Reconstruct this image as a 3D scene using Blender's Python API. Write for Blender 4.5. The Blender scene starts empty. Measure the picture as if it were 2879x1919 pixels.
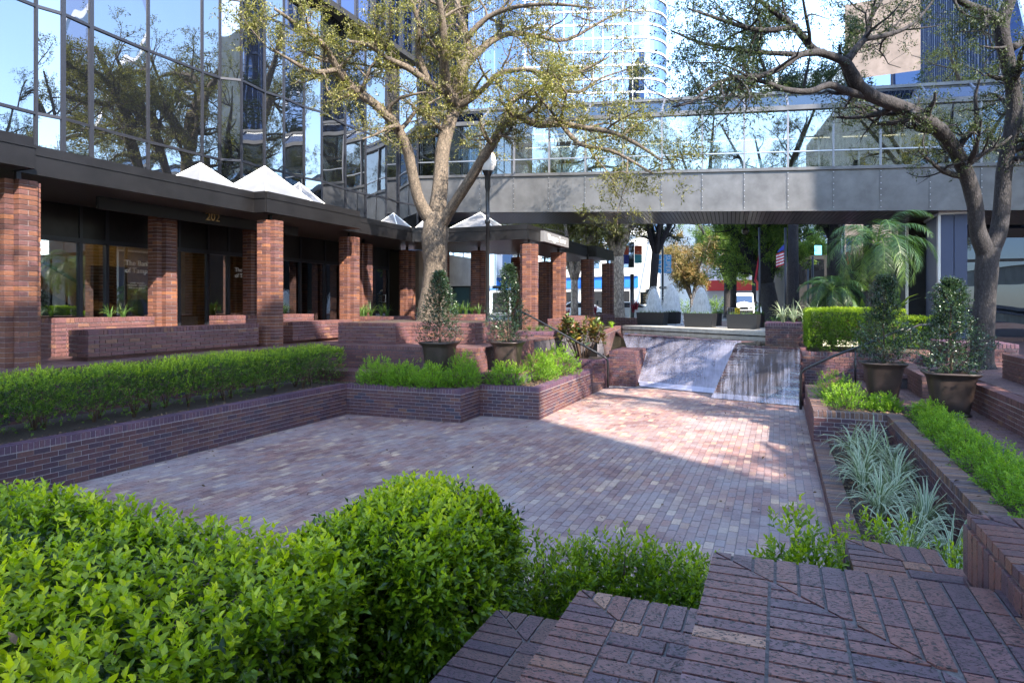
import bpy, math, random
import numpy as np
from mathutils import Vector, Matrix
R = math.radians
rng = np.random.default_rng(7)
random.seed(7)
SC = bpy.context.scene
COL = SC.collection

# ---------------------------------------------------------------- camera, light, exposure
EYE = 2.4
FPX, CXP, HYP = 1850.0, 1439.5, 853.0
PSI = math.atan(751.5 / FPX)
cam_d = bpy.data.cameras.new('camera')
cam_d.sensor_width = 36.0
cam_d.lens = 36.0 * FPX / 2879
cam_d.shift_y = -106.5 / 2879
cam_d.clip_start = 0.05
cam_d.clip_end = 2000
cam = bpy.data.objects.new('camera', cam_d)
cam.location = (0, 0, EYE)
cam.rotation_euler = (math.pi / 2, 0, PSI)
COL.objects.link(cam)
SC.camera = cam

SUN_DIR = Vector((0.80, -0.60, 0.0)).normalized()
SUN_EL = R(37)
sd = Vector((SUN_DIR.x * math.cos(SUN_EL), SUN_DIR.y * math.cos(SUN_EL), math.sin(SUN_EL)))
world = bpy.data.worlds.new('World'); SC.world = world
world.use_nodes = True
wn = world.node_tree
bg = wn.nodes['Background']
sky = wn.nodes.new('ShaderNodeTexSky')
sky.sky_type = 'NISHITA'; sky.sun_disc = False
sky.sun_elevation = SUN_EL
sky.sun_rotation = math.atan2(sd.x, sd.y)
sky.air_density = 1.0; sky.dust_density = 0.3; sky.ozone_density = 1.5
wn.links.new(sky.outputs[0], bg.inputs[0])
bg.inputs[1].default_value = 0.15
sl = bpy.data.lights.new('sun', 'SUN'); sl.energy = 3.0; sl.angle = R(0.53); sl.color = (1.0, .9, .76)
so = bpy.data.objects.new('sun', sl); COL.objects.link(so)
so.rotation_euler = sd.to_track_quat('Z', 'Y').to_euler()
so.location = (0, 0, 60)
SC.view_settings.view_transform = 'Standard'
SC.view_settings.look = 'None'
SC.view_settings.exposure = 2.72
SC.view_settings.gamma = 1.0
SC.render.engine = 'CYCLES'
SC.cycles.max_bounces = 7
SC.cycles.diffuse_bounces = 3
SC.cycles.glossy_bounces = 4
SC.cycles.transmission_bounces = 6
SC.cycles.transparent_max_bounces = 16
SC.cycles.use_denoising = True
SC.cycles.sample_clamp_indirect = 6

# ---------------------------------------------------------------- survey helpers (photo pixel + depth or height -> place)
def C(px, py, d):
    t = (px - CXP) / FPX
    return Vector((d * (math.cos(PSI) * t - math.sin(PSI)), d * (math.sin(PSI) * t + math.cos(PSI)), EYE + (HYP - py) / FPX * d))
def G(px, py, z):
    return C(px, py, (EYE - z) * FPX / (py - HYP))
def PC(x, y, d):
    return C(x * 1.2241, y * 1.2241, d)
def px_per_m(p):
    q = Vector(p) - Vector((0, 0, EYE))
    return FPX / max(.3, -q.x * math.sin(PSI) + q.y * math.cos(PSI))
def in_view(p, m=250):
    dep = -p[0] * math.sin(PSI) + p[1] * math.cos(PSI)
    if dep < .2: return False
    x = CXP + FPX * (p[0] * math.cos(PSI) + p[1] * math.sin(PSI)) / dep
    y = HYP - FPX * (p[2] - EYE) / dep
    return -m < x < 2879 + m and -m < y < 1919 + m

# ---------------------------------------------------------------- object helpers
def tag(o, label=None, cat=None, group=None, kind=None):
    if label: o['label'] = label
    if cat: o['category'] = cat
    if group: o['group'] = group
    if kind: o['kind'] = kind
    return o
def thing(name, label, cat, loc=(0, 0, 0), group=None, rz=0.0):
    o = bpy.data.objects.new(name, None); o.empty_display_size = .2
    o.location = loc; o.rotation_euler.z = rz
    COL.objects.link(o)
    return tag(o, label, cat, group)
def copy_tree(o, parent=None):
    c = o.copy(); COL.objects.link(c)
    if parent is not None: c.parent = parent
    for ch in list(o.children): copy_tree(ch, c)
    return c
def rootloc(p):
    v = Vector((0, 0, 0))
    while p is not None:
        v = v + p.location; p = p.parent
    return v
def link(name, me, parent=None, mats=(), loc=None):
    for m in mats: me.materials.append(m)
    o = bpy.data.objects.new(name, me); COL.objects.link(o)
    if parent is not None: o.parent = parent
    if loc is not None: o.location = loc
    return o

class MB:
    """collects faces in world coordinates; build() links one mesh, relative to its parent's base"""
    def __init__(s):
        s.v = []; s.f = []; s.m = []; s.t = []
    def poly(s, pts, mi=0, tint=.5):
        b = len(s.v); s.v += [tuple(p) for p in pts]; s.f.append(tuple(range(b, b + len(pts)))); s.m.append(mi); s.t.append(tint)
    def mesh(s, vs, fs, mi=0, tint=.5):
        b = len(s.v); s.v += [tuple(p) for p in vs]
        for f in fs:
            s.f.append(tuple(b + i for i in f)); s.m.append(mi); s.t.append(tint)
    def obox(s, c, ax, ay, az, mi=0, tint=.5):
        c, ax, ay, az = Vector(c), Vector(ax), Vector(ay), Vector(az)
        vs = [c + i * ax + j * ay + k * az for i in (-1, 1) for j in (-1, 1) for k in (-1, 1)]
        fs = [(0, 1, 3, 2), (4, 6, 7, 5), (0, 4, 5, 1), (2, 3, 7, 6), (0, 2, 6, 4), (1, 5, 7, 3)]
        s.mesh(vs, fs, mi, tint)
    def box(s, x0, x1, y0, y1, z0, z1, mi=0, tint=.5):
        s.obox(((x0 + x1) / 2, (y0 + y1) / 2, (z0 + z1) / 2), ((x1 - x0) / 2, 0, 0), (0, (y1 - y0) / 2, 0), (0, 0, (z1 - z0) / 2), mi, tint)
    def seg(s, p, q, w, h, mi=0, up=(0, 0, 1)):
        """a bar from p to q, w wide, h tall"""
        p, q = Vector(p), Vector(q); d = (q - p); L = d.length
        if L < 1e-6: return
        d /= L; u = Vector(up); sd_ = d.cross(u)
        if sd_.length < 1e-4: sd_ = d.cross(Vector((0, 1, 0)))
        sd_.normalize(); u = sd_.cross(d)
        s.obox((p + q) / 2, d * L / 2, sd_ * w / 2, u * h / 2, mi)
    def prism(s, poly, z0, z1, mi=0, tint=.5):
        n = len(poly)
        a = sum(poly[i][0] * poly[(i + 1) % n][1] - poly[(i + 1) % n][0] * poly[i][1] for i in range(n))
        if a < 0: poly = poly[::-1]
        vs = [(p[0], p[1], z0) for p in poly] + [(p[0], p[1], z1) for p in poly]
        fs = [tuple(range(n - 1, -1, -1)), tuple(range(n, 2 * n))] + [(i, (i + 1) % n, n + (i + 1) % n, n + i) for i in range(n)]
        s.mesh(vs, fs, mi, tint)
    def tube(s, pts, rad, n=8, mi=0, cap=True):
        pts = [Vector(p) for p in pts]
        if not hasattr(rad, '__len__'): rad = [rad] * len(pts)
        b0 = len(s.v)
        prev = None
        for i, p in enumerate(pts):
            d = (pts[min(i + 1, len(pts) - 1)] - pts[max(i - 1, 0)])
            if d.length < 1e-9: d = Vector((0, 0, 1))
            d.normalize()
            if prev is None:
                a = d.orthogonal().normalized()
            else:
                a = (prev - d * prev.dot(d))
                a = a.normalized() if a.length > 1e-5 else d.orthogonal().normalized()
            prev = a; b = d.cross(a)
            for k in range(n):
                an = 2 * math.pi * k / n
                s.v.append(tuple(p + (a * math.cos(an) + b * math.sin(an)) * rad[i]))
        for i in range(len(pts) - 1):
            for k in range(n):
                s.f.append((b0 + i * n + k, b0 + i * n + (k + 1) % n, b0 + (i + 1) * n + (k + 1) % n, b0 + (i + 1) * n + k)); s.m.append(mi); s.t.append(.5)
        if cap:
            s.f.append(tuple(b0 + k for k in range(n - 1, -1, -1))); s.m.append(mi); s.t.append(.5)
            s.f.append(tuple(b0 + (len(pts) - 1) * n + k for k in range(n))); s.m.append(mi); s.t.append(.5)
    def lathe(s, c, prof, n=16, mi=0):
        b0 = len(s.v); c = Vector(c)
        for r, z in prof:
            for k in range(n):
                a = 2 * math.pi * k / n
                s.v.append((c.x + r * math.cos(a), c.y + r * math.sin(a), c.z + z))
        for i in range(len(prof) - 1):
            for k in range(n):
                s.f.append((b0 + i * n + k, b0 + i * n + (k + 1) % n, b0 + (i + 1) * n + (k + 1) % n, b0 + (i + 1) * n + k)); s.m.append(mi); s.t.append(.5)
    def build(s, name, mats, parent=None, smooth=False, loc=None):
        off = rootloc(parent) if parent is not None else Vector(loc if loc is not None else (0, 0, 0))
        me = bpy.data.meshes.new(name)
        me.from_pydata([(v[0] - off.x, v[1] - off.y, v[2] - off.z) for v in s.v], [], s.f)
        if not isinstance(mats, (list, tuple)): mats = [mats]
        for m in mats: me.materials.append(m)
        me.polygons.foreach_set('material_index', s.m)
        at = me.attributes.new('tint', 'FLOAT', 'FACE'); at.data.foreach_set('value', s.t)
        if smooth: me.polygons.foreach_set('use_smooth', [True] * len(s.f))
        me.update()
        o = bpy.data.objects.new(name, me); COL.objects.link(o)
        if parent is not None: o.parent = parent
        elif loc is not None: o.location = loc
        return o

def np_mesh(name, verts, faces, mat, parent=None, tint=None, loc=(0, 0, 0), smooth=False):
    """verts (N,3), faces (M,k) of one size"""
    off = rootloc(parent) if parent is not None else Vector(loc)
    verts = np.asarray(verts, dtype=np.float32) - np.array(off, dtype=np.float32)
    faces = np.asarray(faces, dtype=np.int32)
    me = bpy.data.meshes.new(name)
    n, k = faces.shape
    me.vertices.add(len(verts)); me.vertices.foreach_set('co', verts.ravel())
    me.loops.add(n * k); me.loops.foreach_set('vertex_index', faces.ravel())
    me.polygons.add(n); me.polygons.foreach_set('loop_start', np.arange(0, n * k, k, dtype=np.int32))
    me.polygons.foreach_set('loop_total', np.full(n, k, dtype=np.int32))
    if tint is not None:
        at = me.attributes.new('tint', 'FLOAT', 'FACE'); at.data.foreach_set('value', np.asarray(tint, dtype=np.float32))
    if smooth: me.polygons.foreach_set('use_smooth', np.ones(n, dtype=bool))
    me.update(calc_edges=True)
    me.materials.append(mat)
    o = bpy.data.objects.new(name, me); COL.objects.link(o)
    if parent is not None: o.parent = parent
    else: o.location = loc
    return o

# ---------------------------------------------------------------- materials
def newmat(name):
    m = bpy.data.materials.new(name); m.use_nodes = True
    nt = m.node_tree
    return m, nt, nt.nodes['Principled BSDF'], nt.nodes['Material Output']
def nd(nt, t, **kw):
    n = nt.nodes.new(t)
    for k, v in kw.items():
        if k.startswith('i_'): n.inputs[k[2:].replace('_', ' ')].default_value = v
        else: setattr(n, k, v)
    return n
def ramp(nt, fac, cols, interp='LINEAR'):
    r = nt.nodes.new('ShaderNodeValToRGB'); cr = r.color_ramp; cr.interpolation = interp
    while len(cr.elements) < len(cols): cr.elements.new(.5)
    for e, (p, c) in zip(cr.elements, cols):
        e.position = p; e.color = (*c, 1)
    nt.links.new(fac, r.inputs[0])
    return r.outputs[0]
def mixc(nt, a, b, f, mode='MIX'):
    m = nt.nodes.new('ShaderNodeMix'); m.data_type = 'RGBA'; m.blend_type = mode
    for s_, v in (('A', a), ('B', b)):
        i = [x for x in m.inputs if x.name == s_ and x.type == 'RGBA'][0]
        if hasattr(v, 'is_output'): nt.links.new(v, i)
        else: i.default_value = (*v, 1)
    if hasattr(f, 'is_output'): nt.links.new(f, m.inputs[0])
    else: m.inputs[0].default_value = f
    return [x for x in m.outputs if x.type == 'RGBA'][0]
def noise(nt, scale, detail=3, rough=.6, vec=None, dim='3D'):
    n = nt.nodes.new('ShaderNodeTexNoise'); n.inputs['Scale'].default_value = scale; n.inputs['Detail'].default_value = detail
    n.inputs['Roughness'].default_value = rough
    if vec is not None: nt.links.new(vec, n.inputs['Vector'])
    return n.outputs[0]
def geo_pos(nt):
    return nt.nodes.new('ShaderNodeNewGeometry').outputs['Position']
def mapped(nt, scale=(1, 1, 1)):
    m = nt.nodes.new('ShaderNodeMapping'); m.inputs['Scale'].default_value = scale
    nt.links.new(geo_pos(nt), m.inputs[0]); return m.outputs[0]
def bump(nt, h, bsdf, strength=.3, dist=.01):
    b = nt.nodes.new('ShaderNodeBump'); b.inputs['Strength'].default_value = strength; b.inputs['Distance'].default_value = dist
    nt.links.new(h, b.inputs['Height']); nt.links.new(b.outputs[0], bsdf.inputs['Normal']); return b

def plain(name, col, rough=.6, metal=0.0, nscale=None, namt=.25, bmp=0.0, spec=None):
    m, nt, b, out = newmat(name)
    b.inputs['Roughness'].default_value = rough; b.inputs['Metallic'].default_value = metal
    if spec is not None: b.inputs['Specular IOR Level'].default_value = spec
    if nscale:
        n = noise(nt, nscale, 4, .6, geo_pos(nt))
        c = ramp(nt, n, [(.3, tuple(x * (1 - namt) for x in col)), (.7, tuple(min(1, x * (1 + namt)) for x in col))])
        nt.links.new(c, b.inputs['Base Color'])
        if bmp: bump(nt, n, b, bmp, .01)
    else: b.inputs['Base Color'].default_value = (*col, 1)
    return m

def brickmat(name, cols, rough=.75, pits=0.0, stain=None, pscale=90):
    m, nt, b, out = newmat(name)
    at = nd(nt, 'ShaderNodeAttribute', attribute_name='tint')
    pos = geo_pos(nt)
    c = ramp(nt, at.outputs['Fac'], cols, 'LINEAR')
    n = noise(nt, 38, 3, .65, pos)
    c = mixc(nt, c, ramp(nt, n, [(.3, (.62, .62, .62)), (.72, (1.25, 1.22, 1.2))]), 1.0, 'MULTIPLY')
    n2 = noise(nt, 1.1, 3, .6, pos)
    c = mixc(nt, c, ramp(nt, n2, [(.3, (.78, .76, .8)), (.7, (1.18, 1.14, 1.1))]), 1.0, 'MULTIPLY')
    if stain:
        s3 = noise(nt, .5, 5, .75, pos)
        f = ramp(nt, s3, [(.44, (0, 0, 0)), (.66, (.6, .6, .6))])
        c = mixc(nt, c, stain, f)
    h = n
    if pits:
        vo = nt.nodes.new('ShaderNodeTexNoise'); vo.inputs['Scale'].default_value = pscale; vo.inputs['Detail'].default_value = 1.5
        mp = nt.nodes.new('ShaderNodeMapping'); mp.inputs['Scale'].default_value = (.6, 1.0, 1.0)
        nt.links.new(pos, mp.inputs[0]); nt.links.new(mp.outputs[0], vo.inputs['Vector'])
        pf = ramp(nt, vo.outputs[0], [(.39, (1, 1, 1)), (.43, (0, 0, 0))])
        c = mixc(nt, c, (.012, .008, .009), pf)
        hm = ramp(nt, vo.outputs[0], [(.36, (0, 0, 0)), (.45, (1, 1, 1))])
        h = hm
    nt.links.new(c, b.inputs['Base Color'])
    b.inputs['Roughness'].default_value = rough
    bump(nt, h, b, .55 if pits else .4, .006 if pits else .004)
    return m

M = {}
WALLC = [(0, (.042, .024, .044)), (.22, (.075, .030, .040)), (.45, (.10, .042, .042)), (.62, (.06, .030, .052)), (.8, (.13, .058, .045)), (.92, (.03, .03, .06)), (1, (.17, .08, .052))]
M['brick'] = brickmat('wall_brick', WALLC, .7)
M['cap'] = brickmat('cap_brick', [(0, (.07, .036, .068)), (.5, (.095, .048, .082)), (1, (.12, .06, .078))], .65)
M['capr'] = brickmat('right_cap_brick', [(0, (.06, .035, .04)), (.25, (.17, .085, .05)), (.5, (.09, .07, .085)), (.75, (.21, .12, .075)), (1, (.055, .05, .07))], .6)
M['col'] = brickmat('column_brick', [(0, (.075, .032, .03)), (.35, (.125, .05, .034)), (.6, (.16, .065, .036)), (.8, (.10, .045, .05)), (1, (.24, .10, .045))], .75)
M['bench'] = brickmat('bench_brick', [(0, (.09, .04, .044)), (.5, (.14, .062, .056)), (.85, (.115, .055, .068)), (1, (.2, .10, .06))], .75)
M['paver'] = brickmat('plaza_paver', [(0, (.18, .105, .105)), (.3, (.29, .17, .145)), (.55, (.25, .19, .195)), (.72, (.38, .25, .18)), (.86, (.24, .16, .165)), (1, (.52, .38, .27))], .5, stain=(.34, .31, .31))
M['step'] = brickmat('step_paver', [(0, (.10, .055, .055)), (.5, (.16, .085, .07)), (1, (.14, .08, .09))], .6)
M['fore'] = brickmat('foreground_brick', [(0, (.075, .042, .06)), (.3, (.14, .062, .06)), (.6, (.18, .075, .058)), (.8, (.105, .06, .08)), (.95, (.2, .085, .055)), (1, (.36, .21, .14))], .33, pits=1, pscale=150)
M['fore2'] = brickmat('lower_foreground_brick', [(0, (.06, .035, .055)), (.5, (.10, .05, .055)), (1, (.12, .06, .05))], .5, pits=1, pscale=150)
M['mortar'] = plain('mortar', (.27, .24, .25), .9, nscale=30)
M['mortarf'] = plain('foreground_mortar', (.12, .11, .11), .9, nscale=60, namt=.4, bmp=.5)
M['mortard'] = plain('dark_mortar', (.06, .052, .06), .9, nscale=30)
M['mortarp'] = plain('paving_mortar', (.21, .19, .2), .9, nscale=12)
M['black'] = plain('black_enamel', (.012, .012, .014), .35)
M['bronze'] = plain('bronze_metal', (.022, .021, .023), .36, .6, nscale=3)
M['mullion'] = plain('dark_mullion', (.03, .032, .042), .4, .5)
M['fascia'] = plain('bridge_fascia', (.125, .125, .13), .4, .5, nscale=2.2, namt=.22)
M['rail_grey'] = plain('grey_rail', (.22, .22, .24), .4, .6)
M['alu'] = plain('aluminium', (.45, .46, .5), .35, .8)
M['blue_metal'] = plain('blue_metal', (.05, .065, .12), .4, .5)
M['soffit'] = plain('soffit_slat', (.13, .115, .11), .3, .6)
M['concrete'] = plain('concrete', (.36, .34, .31), .85, nscale=6)
M['asphalt'] = plain('asphalt', (.06, .06, .062), .9, nscale=8)
M['white'] = plain('white_paint', (.78, .78, .76), .5)
M['mulch'] = plain('mulch', (.045, .03, .022), .95, nscale=40, namt=.6, bmp=.8)
M['pot'] = plain('pot_glaze', (.038, .026, .023), .42, nscale=5, namt=.35, bmp=.1)
M['tan'] = plain('tan_plaster', (.24, .16, .065), .8, nscale=2)
M['dark'] = plain('dark_interior', (.012, .012, .014), .8)
M['gold'] = plain('brass_letter', (.6, .4, .18), .35, .8)
M['pink'] = plain('pink_concrete', (.17, .135, .12), .85, nscale=.6)
M['cream'] = plain('cream_wall', (.38, .35, .30), .8, nscale=1)
M['skylight'] = plain('skylight_panel', (.17, .175, .19), .3, nscale=2, namt=.15)
M['boxp'] = plain('planter_box', (.009, .01, .013), .5)
M['shadow_metal'] = plain('black_anodised', (.01, .01, .012), .5)
M['twine'] = plain('dead_leaf', (.16, .10, .055), .8, nscale=20, namt=.5)
M['signgrey'] = plain('sign_grey', (.14, .14, .15), .5)

def barkmat(name, c0, c1, scale=14):
    m, nt, b, out = newmat(name)
    v = mapped(nt, (1, 1, .35))
    n = noise(nt, scale, 5, .7, v)
    vo = nt.nodes.new('ShaderNodeTexVoronoi'); vo.inputs['Scale'].default_value = scale * 2.2; vo.feature = 'DISTANCE_TO_EDGE'
    nt.links.new(v, vo.inputs['Vector'])
    c = ramp(nt, n, [(.3, c0), (.7, c1)])
    c = mixc(nt, c, ramp(nt, vo.outputs[0], [(0, (.45, .45, .45)), (.25, (1.1, 1.1, 1.1))]), 1.0, 'MULTIPLY')
    nt.links.new(c, b.inputs['Base Color']); b.inputs['Roughness'].default_value = .9
    bump(nt, vo.outputs[0], b, .7, .02)
    return m
M['bark'] = barkmat('oak_bark', (.065, .05, .038), (.21, .165, .125))
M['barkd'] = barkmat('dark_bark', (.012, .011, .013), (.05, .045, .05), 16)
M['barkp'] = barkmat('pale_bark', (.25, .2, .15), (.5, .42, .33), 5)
M['stem'] = plain('shrub_stem', (.10, .06, .04), .8)

def leafmat(name, cols, trans=.35, rough=.45, tcol=None, spec=.5):
    m, nt, b, out = newmat(name)
    at = nd(nt, 'ShaderNodeAttribute', attribute_name='tint')
    c = ramp(nt, at.outputs['Fac'], cols)
    nt.links.new(c, b.inputs['Base Color']); b.inputs['Roughness'].default_value = rough
    b.inputs['Specular IOR Level'].default_value = spec
    tr = nt.nodes.new('ShaderNodeBsdfTranslucent')
    tc = mixc(nt, c, tcol or (1.5, 1.6, .6), 1.0, 'MULTIPLY')
    nt.links.new(tc, tr.inputs[0])
    mx = nt.nodes.new('ShaderNodeMixShader'); mx.inputs[0].default_value = trans
    nt.links.new(b.outputs[0], mx.inputs[1]); nt.links.new(tr.outputs[0], mx.inputs[2]); nt.links.new(mx.outputs[0], out.inputs[0])
    return m
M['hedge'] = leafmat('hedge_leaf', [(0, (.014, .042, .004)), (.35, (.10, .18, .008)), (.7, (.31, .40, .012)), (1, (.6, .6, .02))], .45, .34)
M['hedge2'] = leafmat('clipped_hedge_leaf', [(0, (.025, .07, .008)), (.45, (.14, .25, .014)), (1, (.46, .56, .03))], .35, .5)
M['shrub'] = leafmat('shrub_leaf', [(0, (.06, .15, .012)), (.5, (.2, .36, .02)), (1, (.46, .56, .04))], .4, .5)
M['holly'] = leafmat('glossy_leaf', [(0, (.012, .03, .014)), (.5, (.03, .06, .03)), (1, (.07, .11, .04))], .15, .22, spec=.8)
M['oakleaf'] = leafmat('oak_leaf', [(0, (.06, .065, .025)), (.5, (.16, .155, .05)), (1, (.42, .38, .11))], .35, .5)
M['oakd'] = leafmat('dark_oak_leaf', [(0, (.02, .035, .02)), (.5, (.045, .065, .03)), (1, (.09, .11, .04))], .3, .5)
M['farleaf'] = leafmat('far_leaf', [(0, (.05, .10, .02)), (.5, (.12, .2, .04)), (1, (.3, .38, .07))], .4, .6)
M['autumn'] = leafmat('autumn_leaf', [(0, (.10, .11, .03)), (.5, (.24, .19, .07)), (1, (.42, .24, .11))], .4, .6, (1.2, 1.1, .7))
M['grass'] = leafmat('variegated_blade', [(0, (.06, .12, .045)), (.5, (.14, .22, .10)), (.75, (.36, .42, .26)), (1, (.52, .56, .4))], .25, .5, (1, 1.1, .7))
M['lirio'] = leafmat('dark_blade', [(0, (.02, .06, .012)), (.6, (.07, .14, .03)), (1, (.2, .27, .07))], .3, .5)
M['croton'] = leafmat('croton_leaf', [(0, (.02, .05, .015)), (.4, (.09, .12, .03)), (.7, (.14, .05, .02)), (1, (.35, .25, .05))], .2, .3, spec=.7)
M['red'] = leafmat('red_cordyline_leaf', [(0, (.06, .01, .02)), (.5, (.25, .02, .05)), (1, (.5, .06, .1))], .3, .4, (1.2, .8, .8))
M['palm'] = leafmat('palm_leaf', [(0, (.015, .04, .02)), (.5, (.035, .085, .035)), (1, (.12, .2, .035))], .3, .45)

def mirror_glass(name, tintc, refl=.75, wob=.012, wscale=.8, dark=(.01, .012, .016), rough=.01):
    """coated glazing: strong reflection over a dark room, each pane slightly out of true"""
    m, nt, b, out = newmat(name)
    nt.nodes.remove(b)
    gl = nt.nodes.new('ShaderNodeBsdfGlossy'); gl.inputs['Roughness'].default_value = rough; gl.inputs['Color'].default_value = (*tintc, 1)
    df = nt.nodes.new('ShaderNodeBsdfDiffuse'); df.inputs[0].default_value = (*dark, 1)
    mx = nt.nodes.new('ShaderNodeMixShader')
    lw = nt.nodes.new('ShaderNodeLayerWeight'); lw.inputs[0].default_value = .35
    mr = nt.nodes.new('ShaderNodeMapRange'); nt.links.new(lw.outputs['Fresnel'], mr.inputs[0])
    mr.inputs['To Min'].default_value = refl; mr.inputs['To Max'].default_value = 1
    nt.links.new(mr.outputs[0], mx.inputs[0])
    nt.links.new(df.outputs[0], mx.inputs[1]); nt.links.new(gl.outputs[0], mx.inputs[2]); nt.links.new(mx.outputs[0], out.inputs[0])
    v = mapped(nt, (1, 1, .45))
    n = noise(nt, wscale, 1, .4, v)
    bp = nt.nodes.new('ShaderNodeBump'); bp.inputs['Strength'].default_value = 1; bp.inputs['Distance'].default_value = wob
    nt.links.new(n, bp.inputs['Height']); nt.links.new(bp.outputs[0], gl.inputs['Normal'])
    return m
M['glass_mirror'] = mirror_glass('coated_glass', (.42, .44, .475), .56, .012, .9)
M['glass_tower'] = mirror_glass('tower_glass', (.30, .37, .52), .8, .03, .3)
M['band'] = plain('floor_band_white', (.42, .43, .46), .5)
M['glass_blue'] = mirror_glass('blue_glass', (.30, .35, .46), .8, .02, .25)
def clear_glass(name, tintc, refl=.18, col=(.8, .86, .85)):
    m, nt, b, out = newmat(name); nt.nodes.remove(b)
    gl = nt.nodes.new('ShaderNodeBsdfGlossy'); gl.inputs['Roughness'].default_value = .01; gl.inputs['Color'].default_value = (*tintc, 1)
    tr = nt.nodes.new('ShaderNodeBsdfTransparent'); tr.inputs[0].default_value = (*col, 1)
    lw = nt.nodes.new('ShaderNodeLayerWeight'); lw.inputs[0].default_value = .25
    mr = nt.nodes.new('ShaderNodeMapRange'); nt.links.new(lw.outputs['Fresnel'], mr.inputs[0])
    mr.inputs['To Min'].default_value = refl; mr.inputs['To Max'].default_value = 1
    mx = nt.nodes.new('ShaderNodeMixShader'); nt.links.new(mr.outputs[0], mx.inputs[0])
    nt.links.new(tr.outputs[0], mx.inputs[1]); nt.links.new(gl.outputs[0], mx.inputs[2]); nt.links.new(mx.outputs[0], out.inputs[0])
    return m
M['glass_dark'] = mirror_glass('dark_glass', (.5, .56, .66), .16, .01, .6)
M['glass_clear'] = clear_glass('clear_glass', (.85, .88, .9), .22, (.72, .75, .74))
M['glass_shop'] = clear_glass('shop_glass', (.8, .85, .92), .3, (.75, .75, .72))

def water_fall(name, base, amp, sx, rough=.22):
    """a film of water over brick: fine falling threads; the tint attribute sets how much of it there is"""
    m, nt, b, out = newmat(name)
    v = mapped(nt, (sx, 0, .3)); n = noise(nt, 3, 4, .65, v)
    v2 = mapped(nt, (sx * .3, .0, 1.6)); n2 = noise(nt, 2.2, 3, .6, v2)
    at = nd(nt, 'ShaderNodeAttribute', attribute_name='tint')
    def mad(x, k, c):
        q = nd(nt, 'ShaderNodeMath', operation='MULTIPLY_ADD'); nt.links.new(x, q.inputs[0]); q.inputs[1].default_value = k
        if hasattr(c, 'is_output'): nt.links.new(c, q.inputs[2])
        else: q.inputs[2].default_value = c
        return q.outputs[0]
    f = mad(n, amp * 2, mad(n2, .5, -amp - .25))
    ad = nd(nt, 'ShaderNodeMath', operation='ADD', use_clamp=True); nt.links.new(f, ad.inputs[0]); nt.links.new(at.outputs['Fac'], ad.inputs[1])
    b.inputs['Base Color'].default_value = (*base, 1); b.inputs['Roughness'].default_value = rough
    bump(nt, n, b, .3, .02)
    gl = nt.nodes.new('ShaderNodeBsdfGlossy'); gl.inputs['Roughness'].default_value = .12
    tr = nt.nodes.new('ShaderNodeBsdfTransparent'); tr.inputs[0].default_value = (.85, .85, .88, 1)
    wet = nt.nodes.new('ShaderNodeMixShader'); wet.inputs[0].default_value = .08
    nt.links.new(tr.outputs[0], wet.inputs[1]); nt.links.new(gl.outputs[0], wet.inputs[2])
    mx = nt.nodes.new('ShaderNodeMixShader'); nt.links.new(ad.outputs[0], mx.inputs[0])
    nt.links.new(wet.outputs[0], mx.inputs[1]); nt.links.new(b.outputs[0], mx.inputs[2]); nt.links.new(mx.outputs[0], out.inputs[0])
    return m
M['fall'] = water_fall('white_water_film', (.55, .55, .70), .16, 7)
M['fall2'] = water_fall('thin_water_film', (.55, .56, .72), .55, 5)
def jetmat():
    m, nt, b, out = newmat('water_spray')
    v = mapped(nt, (1, 1, .12)); n = noise(nt, 16, 5, .75, v)
    f = ramp(nt, n, [(.35, (.7, .7, .7)), (.55, (1, 1, 1))])
    b.inputs['Base Color'].default_value = (.95, .96, .98, 1); b.inputs['Roughness'].default_value = .9
    tl = nt.nodes.new('ShaderNodeBsdfTranslucent'); tl.inputs[0].default_value = (.9, .9, .9, 1)
    m1 = nt.nodes.new('ShaderNodeMixShader'); m1.inputs[0].default_value = .6
    nt.links.new(b.outputs[0], m1.inputs[1]); nt.links.new(tl.outputs[0], m1.inputs[2])
    tr = nt.nodes.new('ShaderNodeBsdfTransparent')
    lw = nt.nodes.new('ShaderNodeLayerWeight'); lw.inputs[0].default_value = .5
    e = ramp(nt, lw.outputs['Facing'], [(.65, (1, 1, 1)), (1, (0, 0, 0))])
    f = mixc(nt, f, e, 1.0, 'MULTIPLY')
    mx = nt.nodes.new('ShaderNodeMixShader'); nt.links.new(f, mx.inputs[0])
    nt.links.new(tr.outputs[0], mx.inputs[1]); nt.links.new(m1.outputs[0], mx.inputs[2]); nt.links.new(mx.outputs[0], out.inputs[0])
    return m
M['jet'] = jetmat()
m, nt, b, out = newmat('pool_water'); M['pool'] = m
b.inputs['Base Color'].default_value = (.03, .025, .02, 1); b.inputs['Roughness'].default_value = .05
bump(nt, noise(nt, 5, 2, .5, geo_pos(nt)), b, .15, .02)
m, nt, b, out = newmat('globe_glass'); M['globe'] = m
b.inputs['Base Color'].default_value = (.75, .75, .74, 1); b.inputs['Roughness'].default_value = .2
b.inputs['Transmission Weight'].default_value = .15; b.inputs['Subsurface Weight'].default_value = .0
def emis(name, col, st):
    m, nt, b, out = newmat(name)
    b.inputs['Emission Color'].default_value = (*col, 1); b.inputs['Emission Strength'].default_value = st
    return m
M['lamp'] = emis('lit_lamp', (1, .8, .5), 1.2)

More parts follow.
